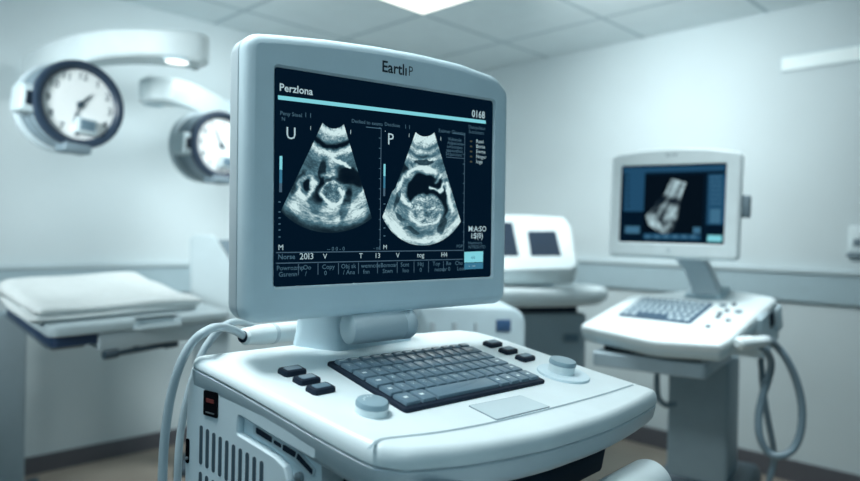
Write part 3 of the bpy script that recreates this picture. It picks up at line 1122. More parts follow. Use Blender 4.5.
# monitor
m2 = rpoly([(-.227, -.204), (.238, -.204), (.240, .186), (.12, .2065), (0, .2105), (-.11, .2075), (-.229, .193)], [.02, .02, .022, .3, .3, .3, .022], 6)
b = MB()
b.loft(m2, [(-.006, -.03), (0, -.026), (0, -.006)] + [(-.012 * (1 - math.cos(t)), -.006 + .012 * math.sin(t)) for t in np.linspace(0, math.pi / 2, 5)][1:], S_2, caps=(True, False))
pts = np.array(m2, float); e = np.roll(pts, -1, 0) - pts; e /= np.linalg.norm(e, axis=1, keepdims=True)
nr = np.stack([e[:, 1], -e[:, 0]], 1); pv = np.roll(nr, 1, 0)
ro2 = pts - (nr + pv) / np.maximum(1 + (nr * pv).sum(1, keepdims=True), .35) * .012
mi2 = rrect(-W2 / 2 - .003, W2 / 2 + .003, -H2 / 2 - .003, H2 / 2 + .003, .006, 4)
fill_ring(b, ro2, mi2, S_2, .006, .006)
b.loft(mi2, [(0, .006), (-.003, .001)], S_2, caps=(False, False))
mon2 = b.build('monitor', M['white'], um2, sharp=45)
b = MB(); b.loft(m2, [(-.07, -.085), (-.03, -.075), (-.01, -.05), (-.003, -.0295)], S_2); b.build('rear_cover', M['grey'], um2, mon2, sharp=50)
b = MB(); b.box(S_2, -W2 / 2, W2 / 2, -H2 / 2, H2 / 2, -.004, .001); b.build('display', M['screen'], um2, mon2)
M['scrblue'] = glow('screen panel blue', (32, 74, 104)); M['scrblack'] = glow('screen picture black', (4, 14, 24))
M['scrlight'] = glow('screen soft blue', (62, 108, 136))
b = MB()
g2 = lambda a_, b_: np.array(S_2.px(*z2(a_, b_), .0015))


def gq(x0, y0, x1, y1, mi, z=.0015):
    a_, c_ = g2(x0, y0), g2(x1, y1)
    b.quad(S_2.p(a_[0], c_[1], z), S_2.p(c_[0], c_[1], z), S_2.p(c_[0], a_[1], z), S_2.p(a_[0], a_[1], z), mi)


gq(136, 96, 393, 103, 0); gq(140, 106, 186, 206, 0); gq(190, 116, 334, 262, 1, .0016); gq(350, 112, 390, 240, 0)
gq(140, 243, 176, 262, 2, .0018); gq(186, 262, 330, 279, 0); gq(355, 200, 380, 236, 2, .0018); gq(348, 266, 384, 283, 3, .0018); gq(312, 246, 330, 262, 2, .0019)
for k in range(7):
    gq(354, 118 + k * 11, 384, 121 + k * 11, 2, .0019)
    gq(144, 112 + k * 13, 150, 116 + k * 13, 1, .0019)
for k in range(6):
    gq(190 + 23 * k, 266, 204 + 23 * k, 274, 2, .0019)
b.build('screen_graphics', [M['scrblue'], M['scrblack'], M['scrlight'], M['cyan']], um2, mon2, flat=True)
# the scan on the small screen
nth, nrr = 60, 80
Rg, Sg = np.meshgrid(np.linspace(0, 1, nrr), np.linspace(0, 1, nth), indexing='ij')
lft = np.array([[257, 122], [240, 160], [212, 190], [192, 218], [198, 240], [228, 261]], float)
rgt = np.array([[294, 133], [282, 168], [276, 200], [272, 226], [266, 248], [250, 263]], float)


def along(c_, t):
    tt = t * (len(c_) - 1); i_ = np.clip(tt.astype(int), 0, len(c_) - 2); f_ = (tt - i_)[..., None]
    return c_[i_] * (1 - f_) + c_[i_ + 1] * f_


XY = along(lft, Rg) * (1 - Sg[..., None]) + along(rgt, Rg) * Sg[..., None]
X, Y = XY[..., 0], XY[..., 1]
stk = .6 * vnoise(Sg * 8 + Rg * 5, Rg * 5 - Sg * 3, 31) + .4 * vnoise(Sg * 18, Rg * 12, 33)
I = .20 + 1.15 * (stk - .45) + .25 * (vnoise(X * .12, Y * .12, 32) - .5)
I += .38 * (1 - sm(Rg, .16, .3)) - .3 * gs(Rg, .3, .05)
I += .5 * gs(Sg, .22, .13) * sm(Rg, .42, .6) + .45 * gs(Sg, .72, .14) * gs(Rg, .48, .13) + .35 * gs(Sg, .5, .2) * gs(Rg, .78, .1)
I -= .3 * gs(Sg, .48, .1) * gs(Rg, .56, .12)
I *= 1 - .7 * sm(Sg, .8, 1) * sm(Rg, .6, .75)
I = np.clip(I, 0, 1) ** 1.3
lo, hi = np.array(srgb(4, 20, 34)), np.array(srgb(190, 220, 228))
mb = MB()
mb.add([S_2.p(*g2(X[i, j], Y[i, j]), .0021) for i in range(nrr) for j in range(nth)],
       [(i * nth + j, i * nth + j + 1, (i + 1) * nth + j + 1, (i + 1) * nth + j) for i in range(nrr - 1) for j in range(nth - 1)])
o = mb.build('ultrasound_picture', M['scan'], um2, mon2, flat=True)
o.data.color_attributes.new('Col', 'FLOAT_COLOR', 'POINT').data.foreach_set('color', np.concatenate([(lo + (hi - lo) * I[..., None]).reshape(-1, 3), np.ones((nrr * nth, 1))], 1).ravel())
b = MB(); b.text('EartliP', S_2, -.002, .178, .017, 0, 'CENTER', z=.0065); b.build('brand_lettering', M['midgrey'], um2, mon2, flat=True)
b = MB(); b.lathe([(.008, .005), (.007, .0075)], S_2.at(0.0, -.172), 20); b.build('power_light', M['grey'], um2, mon2)
b = MB(); b.box(S_2, .236, .266, -.046, .034, -.06, -.02, .006); b.build('side_grip', M['midgrey'], um2, mon2)
# neck: a bent flat arm
na, nb_ = P(681, 258, 2.53), P(709, 291, 2.55)
fn = upfr(na, rad(122))
cs = [fn.loc(P(x_, y_, 2.54)) for x_, y_ in ((671, 256), (704, 256), (711, 266), (718, 280), (725, 294), (694, 294), (692, 286), (685, 270))]
lp = [(c[0], c[1]) for c in cs]
ar = sum(lp[i - 1][0] * lp[i][1] - lp[i][0] * lp[i - 1][1] for i in range(len(lp)))
b = MB(); b.loft(rpoly(lp if ar > 0 else lp[::-1], .012, 4), [(-.006, -.1), (0, -.094), (0, -.006), (-.006, 0)], fn); b.build('monitor_arm', M['grey'], um2)
b = MB(); x, y = D2.px(708, 293); b.box(D2, x - .07, x + .07, y - .06, y + .05, -.01, .018, .012); b.build('arm_base', M['bezel'], um2)

# cart
M['column'] = mat('pedestal paint', (140, 160, 170), .5)
M['cart'] = mat('cart top laminate', (158, 176, 185), .5)
cz = .845
ct = thing('equipment_cart', 'grey pedestal cart with a flat top under the smaller machine by the right wall', 'cart', (0.93, 2.5, 0))
cf = yawfr(on_plane(706, 365, (0, 0, cz), UP), rad(124))
b = MB(); b.loft(rrect(-.39, .0, .0, .48, .02), [(-.004, -.05), (0, -.046), (0, -.004), (-.004, 0)], cf); b.build('cart_top', M['cart'], ct)
b = MB(); b.loft(rrect(-.37, -.03, .06, .44, .02), [(0, -.001), (0, .018)], cf); b.build('mounting_block', M['black'], ct)
cc = on_plane(702, 380, (0, 0, .795), UP)
cpos = P(707, 400, 2.62)
cg = yawfr((cpos[0], cpos[1], 0), rad(124))
b = MB(); b.box(cg, -.125, .095, -.10, .13, .30, .80, .015); b.build('column', M['column'], ct)
b = MB(); b.box(cg, -.17, .17, -.12, .26, .10, .35, .04); b.build('cart_base', M['slate'], ct)
for (cx_, cy_) in ((-.12, -.08), (.12, -.08), (-.12, .2), (.12, .2)):
    b = MB(); fw = Fr(cg.p(cx_, cy_, .05), cg.y, UP, np.cross(cg.y, UP)); b.lathe([(.02, -.018), (.05, -.016), (.05, .016), (.02, .018)], fw, 24)
    b.box(cg.at(cx_, cy_), -.012, .012, -.012, .012, .06, .12); b.build('castor', M['dark'], ct)

# probe and looped cable at the right end of the console
q0, q1 = P(742, 343, 2.15), P(765, 341, 2.18)
axp = (q1 - q0) / np.linalg.norm(q1 - q0); ypp = np.cross(axp, UP); ypp /= np.linalg.norm(ypp)
fp = Fr(q0, ypp, np.cross(axp, ypp), axp); lq = np.linalg.norm(q1 - q0)
pb = thing('transducer', 'white probe plugged into the right end of the smaller console', 'ultrasound probe', q0)
b = MB(); b.lathe([(.012, -.02), (.021, -.012), (.021, .03), (.018, .045), (.017, lq)], fp, 28); b.build('probe_body', M['white'], pb)
b = MB(); b.lathe([(.0175, lq - .01), (.016, lq + .012), (.010, lq + .02)], fp, 24); b.build('strain_relief', M['grey'], pb)
Zc = 2.23
cabl('probe_cable', 'dark grey cable hanging in a long loop from the probe on the right console',
     [q1 + axp * .012, P(776, 346, Zc), P(787, 360, Zc), P(797, 383, Zc), P(802, 408, Zc), P(800.5, 432, Zc), P(793, 449, Zc), P(780, 456, Zc), P(768, 452, Zc + .02),
      P(760, 437, Zc + .03), P(758.5, 418, Zc + .05), P(762, 398, Zc + .06), P(768, 380, Zc + .06), P(771, 364, Zc + .05), P(767, 352, Zc + .03), P(759, 345, Zc + .02)], .0125, M['cable2'])
cabl('power_cable', 'grey cable hanging straight down behind the looped cable at the right console',
     [P(761, 358, Zc + .13), P(761.5, 368, Zc + .13), P(763.5, 392, Zc + .13), P(768, 420, Zc + .13), P(773, 446, Zc + .13), P(773.5, 464, Zc + .15), P(769, 482, Zc + .15), P(764, 520, Zc + .18), P(764, 575, Zc + .2)], .0105, M['cable2'])
# small tube under the cart top on the left
cabl('hose', 'short pale hose hanging under the left end of the pedestal cart top',
     [P(657, 374, 2.5), P(657, 388, 2.5), P(659, 399, 2.5), P(666, 405, 2.5), P(676, 404, 2.5)], .011, M['cable2'])

# ================================================================== MIDDLE CONSOLE WITH TWIN SCREENS
Z3 = 3.55
zz = lambda a_, b_: (480 + a_ * .1663, 200 + b_ * .1663)
S3, W3, H3 = quadfr([zz(290, 196), zz(450, 194), zz(484, 331), zz(312, 332)], Z3)
um3 = thing('ultrasound_machine', 'white twin-screen console with two switched-off screens on a grey cabinet behind the front monitor', 'ultrasound machine',
            (P(540, 330, Z3 + .15)[0], P(540, 330, Z3 + .15)[1], 0))
hs = [S3.px(*zz(*t)) for t in ((-150, 90), (-140, 428), (560, 408), (585, 380), (545, 150), (505, 98), (250, 84))]
ar = sum(hs[i - 1][0] * hs[i][1] - hs[i][0] * hs[i - 1][1] for i in range(len(hs)))
hs = rpoly(hs if ar > 0 else hs[::-1], .02, 4)
b = MB(); b.loft(hs, [(-.01, -.09), (0, -.08), (0, -.012), (-.004, -.004), (-.012, 0)], S3); hsg = b.build('screen_housing', M['white'], um3, sharp=50)
for qd in (((283, 190), (456, 188), (491, 337), (305, 338)), ((40, 134), (196, 137), (236, 338), (62, 340))):
    qv = [S3.px(*zz(*t)) for t in qd]
    ar = sum(qv[i - 1][0] * qv[i][1] - qv[i][0] * qv[i - 1][1] for i in range(4))
    b = MB(); b.loft(rpoly(qv if ar > 0 else qv[::-1], .006, 3), [(0, -.004), (-.001, .003)], S3); b.build('display', M['offscr'], um3, hsg)
b = MB()
for q in ((500, 225), (515, 224.3), (528, 224)):
    pass
hb = S3.px(543, 223)
b.box(S3, hb[0] - .05, hb[0] + .05, hb[1] - .004, hb[1] + .004, 0, .004, .002); b.build('indicator_strip', M['grey'], um3, hsg)
D3 = yawfr(P(546, 285, Z3 - .12), rad(80))
th = np.linspace(0, 2 * math.pi, 60, endpoint=False)
e3 = [(-.23 + .54 * np.sign(math.cos(t)) * abs(math.cos(t)) ** .8, .0 + .28 * np.sign(math.sin(t)) * abs(math.sin(t)) ** .8) for t in th]
b = MB(); b.loft(e3, [(-.10, -.095), (-.04, -.086), (-.008, -.066), (0, -.044), (-.003, -.016), (-.018, -.003), (-.04, 0)], D3); b.build('console_deck', M['white'], um3, sharp=60)
b = MB(); b.box(D3, -.5, .17, -.02, .2, -.22, -.04, .02); b.build('plinth', M['dark'], um3)
b = MB(); b.box(D3, -.52, .21, -.04, .2, -D3.o[2] + .05, -.14, .02); b.build('cabinet', M['cart'], um3)
b = MB(); mk = P(563, 334, Z3); l3 = D3.loc(mk); b.box(D3, l3[0] - .05, l3[0] + .03, -.048, -.038, l3[2] - .02, l3[2] + .02, .006); b.build('door_handle', M['key'], um3)
b = MB(); b.box(D3, -.48, .17, 0, .17, -D3.o[2], -D3.o[2] + .06); b.build('foot_plinth', M['dark'], um3)
b = MB(); nk = D3; b.box(D3, -.4, .05, .0, .14, -.02, .14, .03); b.build('housing_neck', M['bezel'], um3)

# white box with the blue label
Z4 = 2.55
bx = thing('medicine_cabinet', 'white rounded cabinet with a blue label between the front console and the twin-screen console', 'cabinet',
           (P(470, 330, Z4 + .15)[0], P(470, 330, Z4 + .15)[1], 0))
fx = upfr(P(470, 330, Z4), rad(84))
xl, yt_ = fx.px(418, 306); xr, _ = fx.px(526, 310); yb_ = -fx.o[2] + .03
b = MB(); b.loft(rpoly([(xl, yb_), (xr, yb_), (xr, yt_), (xl, yt_)], [.02, .02, .07, .03], 6), [(-.01, -.36), (0, -.35), (0, -.012), (-.012, 0)], fx); b.build('cabinet_body', M['bezel'], bx, sharp=50)
lx0, ly0 = fx.px(496, 331.5); lx1, ly1 = fx.px(511, 319.5)
b = MB(); b.box(fx, lx0, lx1, ly0, ly1, -.002, .004, .004); b.build('label_plate', M['blue'], bx, )
for px_, wd in ((433, .022), (455, .02), (476, .012)):
    vx, vy = fx.px(px_, 322)
    b = MB(); b.box(fx, vx - wd / 2, vx + wd / 2, -.25, yt_ - .06, -.002, .005, .003); b.build('door_groove', M['grey'], bx)
b = MB(); b.box(fx, xl + .03, xr - .03, yb_ - .03, yb_ + .01, -.33, -.03); b.build('foot_plinth', M['dark'], bx)

# ================================================================== LEFT TROLLEY WITH FOLDED TOWEL
tz = .95
KS = .82
tr0 = on_plane(48, 327, (0, 0, tz), UP)
ux = np.array([math.sin(rad(37)), math.cos(rad(37)), 0]); vy_ = np.array([-math.sin(rad(39)), math.cos(rad(39)), 0])
TR = Fr(tr0, ux * KS, vy_ * KS, UP * KS)
LX = .81
LY = 1.30
tl = thing('examination_trolley', 'pale blue-grey trolley with a rounded top and a handle notch by the left wall', 'trolley', TR.p(.3, .5, -tz / KS))
top = [(0, 0), (.33, 0), (.36, .022), (.52, .022), (.55, 0), (LX, 0), (LX, LY), (0, LY)]
b = MB(); b.loft(rpoly(top, [.05, .01, .012, .012, .01, .05, .05, .05], 6), [(-.012, -.045), (-.003, -.041), (0, -.03), (0, -.012), (-.004, -.003), (-.014, 0)], TR)
b.build('trolley_top', M['trunk'], tl, sharp=50)
b = MB()
lip = rpoly([(.33, -.003), (.36, -.02), (.52, -.02), (.55, -.003), (.55, .02), (.33, .02)], .008, 4)
b.loft(lip, [(-.003, -.047), (0, -.044), (0, -.034), (-.003, -.030)], TR); b.build('pull_handle', M['trunk'], tl)
b = MB(); b.loft(rrect(.02, LX - .03, .025, LY - .02, .03), [(0, -.085), (0, -.04)], TR); b.build('mattress_frame', M['navy'], tl)
b = MB(); b.loft(rrect(.19, LX - .04, .014, LY - .25, .012), [(-.004, -.115), (0, -.11), (0, -.048)], TR); b.build('drawer_box', M['grey'], tl)
b = MB(); b.loft(rrect(-.0, .17, .03, LY - .02, .03), [(-.03, -.1), (0, -.085)], TR); b.build('side_rail', M['midgrey'], tl)
h0, h1 = TR.p(.24, .02, -.135), TR.p(.52, .05, -.13)
b = MB(); b.tube([h0, h1], .010, smooth=0)
hdir = (h1 - h0) / np.linalg.norm(h1 - h0)
b.tube([h0 - hdir * .02, h0 + hdir * .025], .015, smooth=0); b.tube([h1 - hdir * .025, h1 + hdir * .02], .015, smooth=0)
b.build('crank_rod', M['slate'], tl)
b = MB(); b.tube([h0 + hdir * .1, h0 + hdir * .08 + UP * .05], .01, smooth=0); b.build('rod_hanger', M['slate'], tl)
cl_ = P(-12, 420, 2.85); fcl = Fr((cl_[0], cl_[1], 0), ux * KS, vy_ * KS, UP)
b = MB(); b.box(fcl, -.15, .165, -.1, .16, .03, tz - .075, .01); b.build('column', M['cart'], tl)
b = MB(); b.box(fcl, -.16, .3, -.14, .3, 0, .05, .02); b.build('base_plate', M['slate'], tl)
b = MB(); b.box(fcl, .165, .26, -.03, .03, tz - .17, tz - .08, .01); b.build('bracket', M['slate'], tl)

# towel: three folded layers, fuller towards the back
tw = thing('folded_towel', 'folded white towel lying on the trolley top by the left wall', 'towel', TR.p(.35, .35, .0))


def towel_layer(z0, z1, back, dx, seed, hump):
    n_x, n_y = 46, 40
    rs = np.random.RandomState(seed)
    ph = rs.rand(6) * 6.28
    xs, ys = np.linspace(0, 1, n_x), np.linspace(0, 1, n_y)
    mb = MB(); V = []
    for top_ in (1, 0):
        for yj in ys:
            for xi in xs:
                x = -.05 + dx + (.735 - dx * 1.3) * xi + .012 * math.sin(3 * yj + ph[0])
                y = .085 + dx * .5 + (back - dx) * yj + .014 * math.sin(4 * xi + ph[1])
                ed = min(xi, 1 - xi, yj * 1.2, (1 - yj) * 1.2)
                rr = min(1, ed / .075)
                prof = math.sqrt(max(0, 1 - (1 - rr) ** 2))
                wv = .005 * math.sin(9 * xi + 5 * yj + ph[2]) + .004 * math.sin(15 * yj - 6 * xi + ph[3])
                h = hump * (yj ** 1.5) * (math.exp(-((xi - .62) / .42) ** 2) * .45 + .75)
                zm = (z0 + z1) / 2 + h * (.5 if z0 > .015 else .3)
                hh = (z1 - z0) / 2 + h * (.5 if z0 > .015 else .3)
                if top_:
                    z = zm + hh * prof + wv * prof
                else:
                    z = zm - hh * prof
                    if z0 < .015:
                        z = max(z, .001)
                V.append(TR.p(x, y, max(z, .001)))
    Fc = []
    for t_ in (0, 1):
        o_ = t_ * n_x * n_y
        for j in range(n_y - 1):
            for i in range(n_x - 1):
                Fc.append((o_ + j * n_x + i, o_ + j * n_x + i + 1, o_ + (j + 1) * n_x + i + 1, o_ + (j + 1) * n_x + i))
    o_ = n_x * n_y
    bd = [i for i in range(n_x)] + [j * n_x + n_x - 1 for j in range(1, n_y)] + [(n_y - 1) * n_x + i for i in range(n_x - 2, -1, -1)] + [j * n_x for j in range(n_y - 2, 0, -1)]
    for k in range(len(bd)):
        a_, c_ = bd[k], bd[(k + 1) % len(bd)]
        Fc.append((a_, c_, c_ + o_, a_ + o_))
    mb.add(V, Fc)
    return mb


towel_layer(.001, .03, .96, .0, 3, .035).build('lower_fold', M['fabric'], tw, sharp=180)
towel_layer(.018, .066, .95, .003, 5, .06).build('upper_fold', M['fabric'], tw, sharp=180)

# small equipment stand behind the trolley
Z5 = 3.5
es = thing('equipment_stand', 'narrow white equipment stand with a slanted screen behind the trolley, left of the front monitor', 'equipment stand',
           (P(207, 300, Z5)[0], P(207, 300, Z5)[1], 0))
fe = upfr(P(207, 300, Z5), rad(70))
sil = [fe.px(*t) for t in ((191, 330), (236, 330), (236, 268), (229, 262), (217, 238), (213, 235), (194, 235), (190, 239))]
b = MB()
b.loft(rpoly(sil if sum(sil[i - 1][0] * sil[i][1] - sil[i][0] * sil[i - 1][1] for i in range(len(sil))) > 0 else sil[::-1], .012, 4), [(-.008, -.13), (0, -.12), (0, -.008), (-.008, 0)], fe)
b.build('housing', M['trunk'], es)
sc5 = [fe.px(*t) for t in ((219, 240), (234, 240), (236, 266), (231, 261))]
b = MB(); b.loft(sc5 if sum(sc5[i - 1][0] * sc5[i][1] - sc5[i][0] * sc5[i - 1][1] for i in range(4)) > 0 else sc5[::-1], [(0, -.1), (-.001, -.03)], fe); b.build('display', M['midgrey'], es)
fe0 = upfr((fe.o[0], fe.o[1], 0), rad(70))
b = MB(); b.box(fe0, -.06, .12, 0.02, fe.o[2] - .12, -.12, -.03, .01); b.build('column', M['grey'], es)
b = MB(); b.box(fe0, -.14, .2, 0, .04, -.2, .08, .01); b.build('base_plate', M['slate'], es)

# ================================================================== SWING ARMS AND CLOCKS
def sweep(name, stations, m, root):
    """stations: (front point at the top edge, depth direction, depth, height)"""
    st = []
    fr_ = catmull([np.array(s_[0]) for s_ in stations], 8)
    dp = catmull([np.array([*s_[1], s_[2], s_[3]]) for s_ in stations], 8)
    mb = MB(); V = []
    for p_, d_ in zip(fr_, dp):
        dr_ = d_[:3] / np.linalg.norm(d_[:3])
        w_, h_ = d_[3], d_[4]
        c_ = .012
        for (dw, dh) in ((c_, 0), (w_ - c_, 0), (w_, -c_), (w_, -h_ + c_), (w_ - c_, -h_), (c_, -h_), (0, -h_ + c_), (0, -c_)):
            V.append(p_ + dr_ * dw + UP * dh)
    Fc = []
    n_ = 8
    for i in range(len(fr_) - 1):
        for k in range(n_):
            j = (k + 1) % n_
            Fc.append((i * n_ + k, i * n_ + j, (i + 1) * n_ + j, (i + 1) * n_ + k))
    Fc.append(tuple(range(n_ - 1, -1, -1))); Fc.append(tuple(range((len(fr_) - 1) * n_, len(fr_) * n_)))
    mb.add(V, Fc)
    return mb.build(name, m, root, sharp=35)


M['arm'] = mat('swing arm enamel', (222, 234, 237), .4)
ztop = 2.067


def armpt(px_, py_, z_):
    d = ray(px_, py_)
    return CAM + d * ((z_ - CAM[2]) / d[2])


arm1 = thing('lamp_arm', 'curved white wall arm with a spot lamp above the larger nearer clock', 'lamp arm', armpt(24, 56, ztop))
back = np.array([-.25, .97, 0])
st1 = [(armpt(22.5, 57, ztop), back, .10, .16), (armpt(45, 43.5, ztop), back, .11, .145), (armpt(70, 35, ztop), back, .13, .13), (armpt(98, 29.5, ztop), back, .15, .118), (armpt(126, 27.5, ztop), back, .17, .112),
       (armpt(153, 27.6, ztop), back, .18, .112), (armpt(180, 29.2, ztop), back, .19, .115), (armpt(200, 32, ztop), np.array([-.35, .93, 0]), .185, .12), (armpt(209.5, 36, ztop), np.array([-.75, .66, 0]), .15, .122)]
sweep('arm', st1, M['arm'], arm1)
lz = ztop - .1165
lc = on_plane(177, 60.5, (0, 0, lz), UP)
fl = Fr(lc, (1, 0, 0), (0, -1, 0), -UP)
b = MB(); b.lathe([(.056, -.002), (.056, .004), (.048, .006)], fl, 36); lr = b.build('lamp_ring', M['bezel'], arm1)
b = MB(); b.lathe([(.046, .003), (.046, .0068), (.03, .008)], fl, 36); b.build('lamp_lens', M['lamp'], arm1, lr)
wp = st1[2][0] + back * .08 - UP * .07
b = MB(); b.tube([wp, wp - frL.z * (frL.loc(wp)[2] - .004)], .035, smooth=0); b.build('wall_bracket', M['bezel'], arm1)

z2t = 2.0
arm2 = thing('lamp_arm', 'curved white wall arm with a spot lamp above the farther, smaller clock', 'lamp arm', armpt(230, 102, z2t))
st2 = [(armpt(139, 78, z2t), np.array([.7, .71, 0]), .13, .12), (armpt(147, 75.5, z2t), np.array([.3, .95, 0]), .15, .122), (armpt(160, 75.8, z2t), np.array([.1, 1, 0]), .16, .122), (armpt(174, 77.5, z2t), np.array([0, 1, 0]), .15, .122),
       (armpt(189, 81.5, z2t), np.array([0, 1, 0]), .14, .125), (armpt(203, 87.6, z2t), np.array([-.1, 1, 0]), .12, .13), (armpt(218, 95.5, z2t), np.array([-.2, 1, 0]), .1, .13), (armpt(229, 101.5, z2t), np.array([-.3, 1, 0]), .09, .13)]
sweep('arm', st2, M['arm'], arm2)
lc = on_plane(153.5, 104.6, (0, 0, z2t - .123), UP)
fl = Fr(lc, (1, 0, 0), (0, -1, 0), -UP)
b = MB(); b.lathe([(.05, -.002), (.05, .004), (.042, .006)], fl, 36); lr = b.build('lamp_ring', M['bezel'], arm2)
b = MB(); b.lathe([(.040, .003), (.040, .0068), (.03, .008)], fl, 36); b.build('lamp_lens', M['bezel'], arm2, lr)
wq = frL.loc(st2[-1][0])
b = MB(); b.box(frL, wq[0] - .07, wq[0] + .07, z2t - .15, z2t + .01, .004, wq[2] - .01, .012); b.build('wall_bracket', M['bezel'], arm2)


def clock(label, px_, py_, Z, dia, hands, roll, hang):
    fc_ = P(px_, py_, Z)
    nrm = frL.z + np.array([.12, .06, 0]); nrm = nrm / np.linalg.norm(nrm)
    xa = np.cross(UP, nrm); xa /= np.linalg.norm(xa)
    c, s = math.cos(rad(roll)), math.sin(rad(roll))
    f_ = Fr(fc_, xa * c + UP * s, -xa * s + UP * c, nrm)
    r = dia / 2
    t = thing('round_clock', label, 'clock', fc_, 'round clocks under the lamp arms')
    b = MB(); b.lathe([(r * .95, -.20), (r * 1.04, -.19), (r * 1.06, -.165), (r * 1.02, -.15)], f_, 72); b.build('back_flange', M['grey'], t)
    b = MB(); b.lathe([(r * .96, -.155), (r * .985, -.14), (r * .985, -.115), (r * .955, -.11), (r * .955, -.085), (r * .985, -.08), (r * .99, -.05), (r * .955, -.045), (r * .955, -.02)], f_, 72)
    b.build('drum', M['midgrey'], t)
    b = MB(); b.lathe([(r * .80, -.03), (r * .99, -.03), (r, -.018), (r, -.004), (r * .975, .008), (r * .89, .011), (r * .82, .004), (r * .80, -.006), (r * .78, -.01)], f_, 72, caps=(False, False))
    b.build('rim', M['rim'], t, sharp=50)
    b = MB(); b.lathe([(r * .84, -.012), (r * .84, -.0085)], f_, 64)
    for k in range(12):
        an = math.pi / 2 - (k + 1) * math.pi / 6
        b.text(str(k + 1), f_, r * .69 * math.cos(an), r * .655 * math.sin(an) - r * .075, r * .235, 1, 'CENTER', z=-.0078, bold=.012)
    b.build('dial', [M['dial'], M['slate']], t)
    for (an, ln, wd, tail) in hands:
        b = MB()
        a_ = math.pi / 2 - rad(an)
        d_, e_ = np.array([math.cos(a_), math.sin(a_)]), np.array([-math.sin(a_), math.cos(a_)])
        ps = [-d_ * tail * r - e_ * wd * r * .4, d_ * ln * r * .55 - e_ * wd * r * .5, d_ * ln * r, d_ * ln * r * .55 + e_ * wd * r * .5, -d_ * tail * r + e_ * wd * r * .4]
        b.loft([tuple(q) for q in ps], [(0, -.0055), (0, -.0035)], f_); b.build('hand', M['slate'], t)
    b = MB(); b.lathe([(r * .075, -.0085), (r * .075, -.002), (r * .04, .001)], f_, 20); b.build('hub', M['slate'], t)
    # small raised window low on the dial
    b = MB(); b.box(f_, r * -.09, r * .37, -r * .66, -r * .30, -.009, .022, .008); bw = b.build('dial_window', M['trunk'], t)
    b = MB(); b.box(f_, r * -.02, r * .31, -r * .58, -r * .345, .021, .0235, .004); b.build('window_pane', M['key'], t, bw)
    # clamp on the left of the drum and latch under it
    g_ = Fr(f_.p(-r * .99, -.1 * r, -.07), f_.x, f_.y, f_.z)
    b = MB(); b.box(g_, -.035, .045, -r * .30, r * .30, -.05, .055, .01); cm = b.build('clamp', M['trunk'], t)
    b = MB(); b.box(g_, -.02, .02, -r * .15, r * .15, .054, .06, .004); b.build('clamp_window', M['ink'], t, cm)
    b = MB(); b.box(f_.at(r * .02, -r * .98, -.02), -r * .32, r * .28, -.022, .012, -.05, .04, .006); b.build('latch', M['midgrey'], t)
    # stub that carries the drum
    b = MB(); b.tube([f_.p(.0, r * .45, -.18), f_.p(0, r * .45, -.24), hang], .02, smooth=6); b.build('hanger', M['bezel'], t)
    return t


M['rim'] = mat('clock rim enamel', (42, 58, 76), .4)
clock('larger nearer round wall clock with dark rim, fully in view under the left lamp arm', 81, 104.5, 2.6, .342, [(38, .42, .05, .1), (196, .5, .03, .1)], -5, st1[2][0] + back * .035 - UP * .153)
clock('farther round wall clock with dark rim, partly hidden by the front monitor', 222.5, 145.5, 3.3, .338, [(331, .6, .035, .12), (128, .18, .05, .1)], -3, st2[-2][0] - UP * .155 + np.array([0, -.005, 0]))

for o in list(COL.objects):
    if o.parent is None and 'category' in o:
        g_name = {'ultrasound machine': 'ultrasound machines in the room', 'lamp arm': 'curved lamp arms on the left wall',
                  'ultrasound probe': 'white ultrasound probes', 'cable': 'cables hanging from the ultrasound machines'}.get(o['category'])
        if g_name:
            o['group'] = g_name

# ================================================================== LIGHT AND CAMERA
def area(name, loc, rot, size, energy, col, spread=180, size_y=None):
    l = bpy.data.lights.new(name, 'AREA')
    l.energy = energy
    l.color = col
    l.size = size
    if size_y:
        l.shape = 'RECTANGLE'
        l.size_y = size_y
    l.spread = rad(spread)
    o = bpy.data.objects.new(name, l)
    COL.objects.link(o)
    o.location = tuple(loc)
    o.rotation_euler = rot
    return o


KEY = (.885, .985, 1.0)
pc = fc.p(a_n + T / 2, b_n - T / 2, .03)
def aim(name, loc, d, size, energy, spread):
    return area(name, loc, mathutils.Vector(d).to_track_quat('-Z', 'Y').to_euler(), size, energy, KEY, spread)


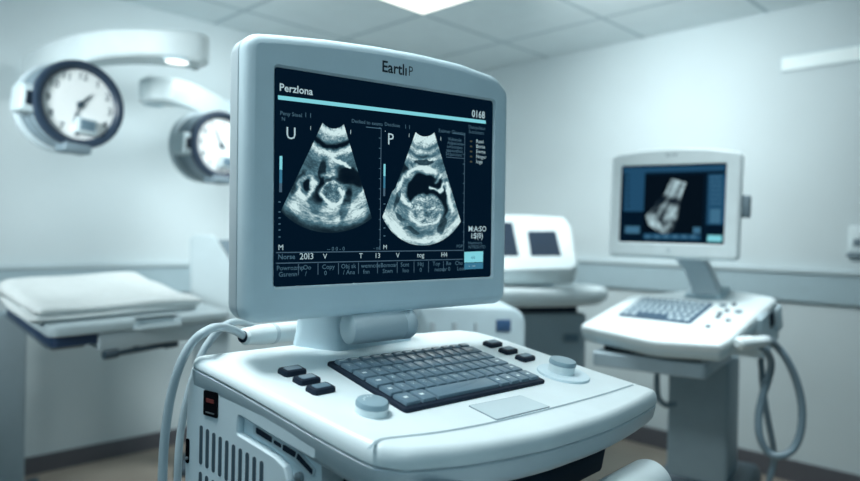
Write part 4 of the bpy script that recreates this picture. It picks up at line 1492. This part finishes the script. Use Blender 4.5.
area('panel_light', pc, (0, 0, rad(45)), .66, 15, KEY, 130)
aim('wall_fill_right', (.62, 3.05, 2.42), (1, 1, -.8), .6, 16.5, 120)  # unseen lamp, tilted to brighten the upper part of the right wall
aim('wall_fill_left', (-.62, 3.3, 2.44), (-1, .6, -1.0), .6, 8, 120)  # unseen lamp, tilted to brighten the upper part of the left wall
aim('deck_fill', (-.5, .9, 2.46), (.55, .25, -1.4), .6, 10.5, 80)  # unseen lamp added to brighten the front deck and keyboard
aim('arm_clock_fill', (-2.0, .1, 2.0), (.62, 2.9, -.5), .6, 10, 50)  # added lamp out of view, brightens the left arms, clocks and towel
area('cart_fill', (.75, 1.95, 2.46), (0, 0, rad(45)), .6, 10, KEY, 80)  # unseen lamp near the cart, placed to brighten the front handle
aim('monitor_fill', (1.0, -.75, 2.42), (-1.05, 1.75, -1.1), .5, .85, 42).data.color = (.66, .9, 1.0)  # unseen fill lamp behind the camera, added for the monitor front
aim('side_fill', (-1.5, -.4, 2.42), (1.2, 1.25, -1.4), .5, .45, 36).data.color = (.66, .9, 1.0)  # unseen fill lamp behind the camera, added for the machine's side panel
W = bpy.data.worlds.new('room_air')
SC.world = W
W.use_nodes = True
bg = W.node_tree.nodes['Background']
bg.inputs['Color'].default_value = (.20, .49, .66, 1)
bg.inputs['Strength'].default_value = .31

cam = bpy.data.cameras.new('camera')
co_ = bpy.data.objects.new('camera', cam)
COL.objects.link(co_)
cam.sensor_fit = 'HORIZONTAL'
cam.sensor_width = 36
cam.lens = F / 860 * 36
cam.shift_y = 0
cam.clip_start = .02
cam.dof.use_dof = True
cam.dof.focus_distance = .98
cam.dof.aperture_fstop = 2.4
cam.dof.aperture_blades = 0
mw = mathutils.Matrix.Identity(4)
for i in range(3):
    mw[i][0], mw[i][1], mw[i][2] = CR[0][i], CR[1][i], -CR[2][i]
    mw[i][3] = CAM[i]
co_.matrix_world = mw
SC.camera = co_
SC.view_settings.view_transform = 'Standard'
SC.view_settings.look = 'None'
SC.view_settings.exposure = 0
SC.cycles.use_denoising = True
SC.cycles.max_bounces = 8
SC.cycles.caustics_reflective = False
SC.cycles.caustics_refractive = False
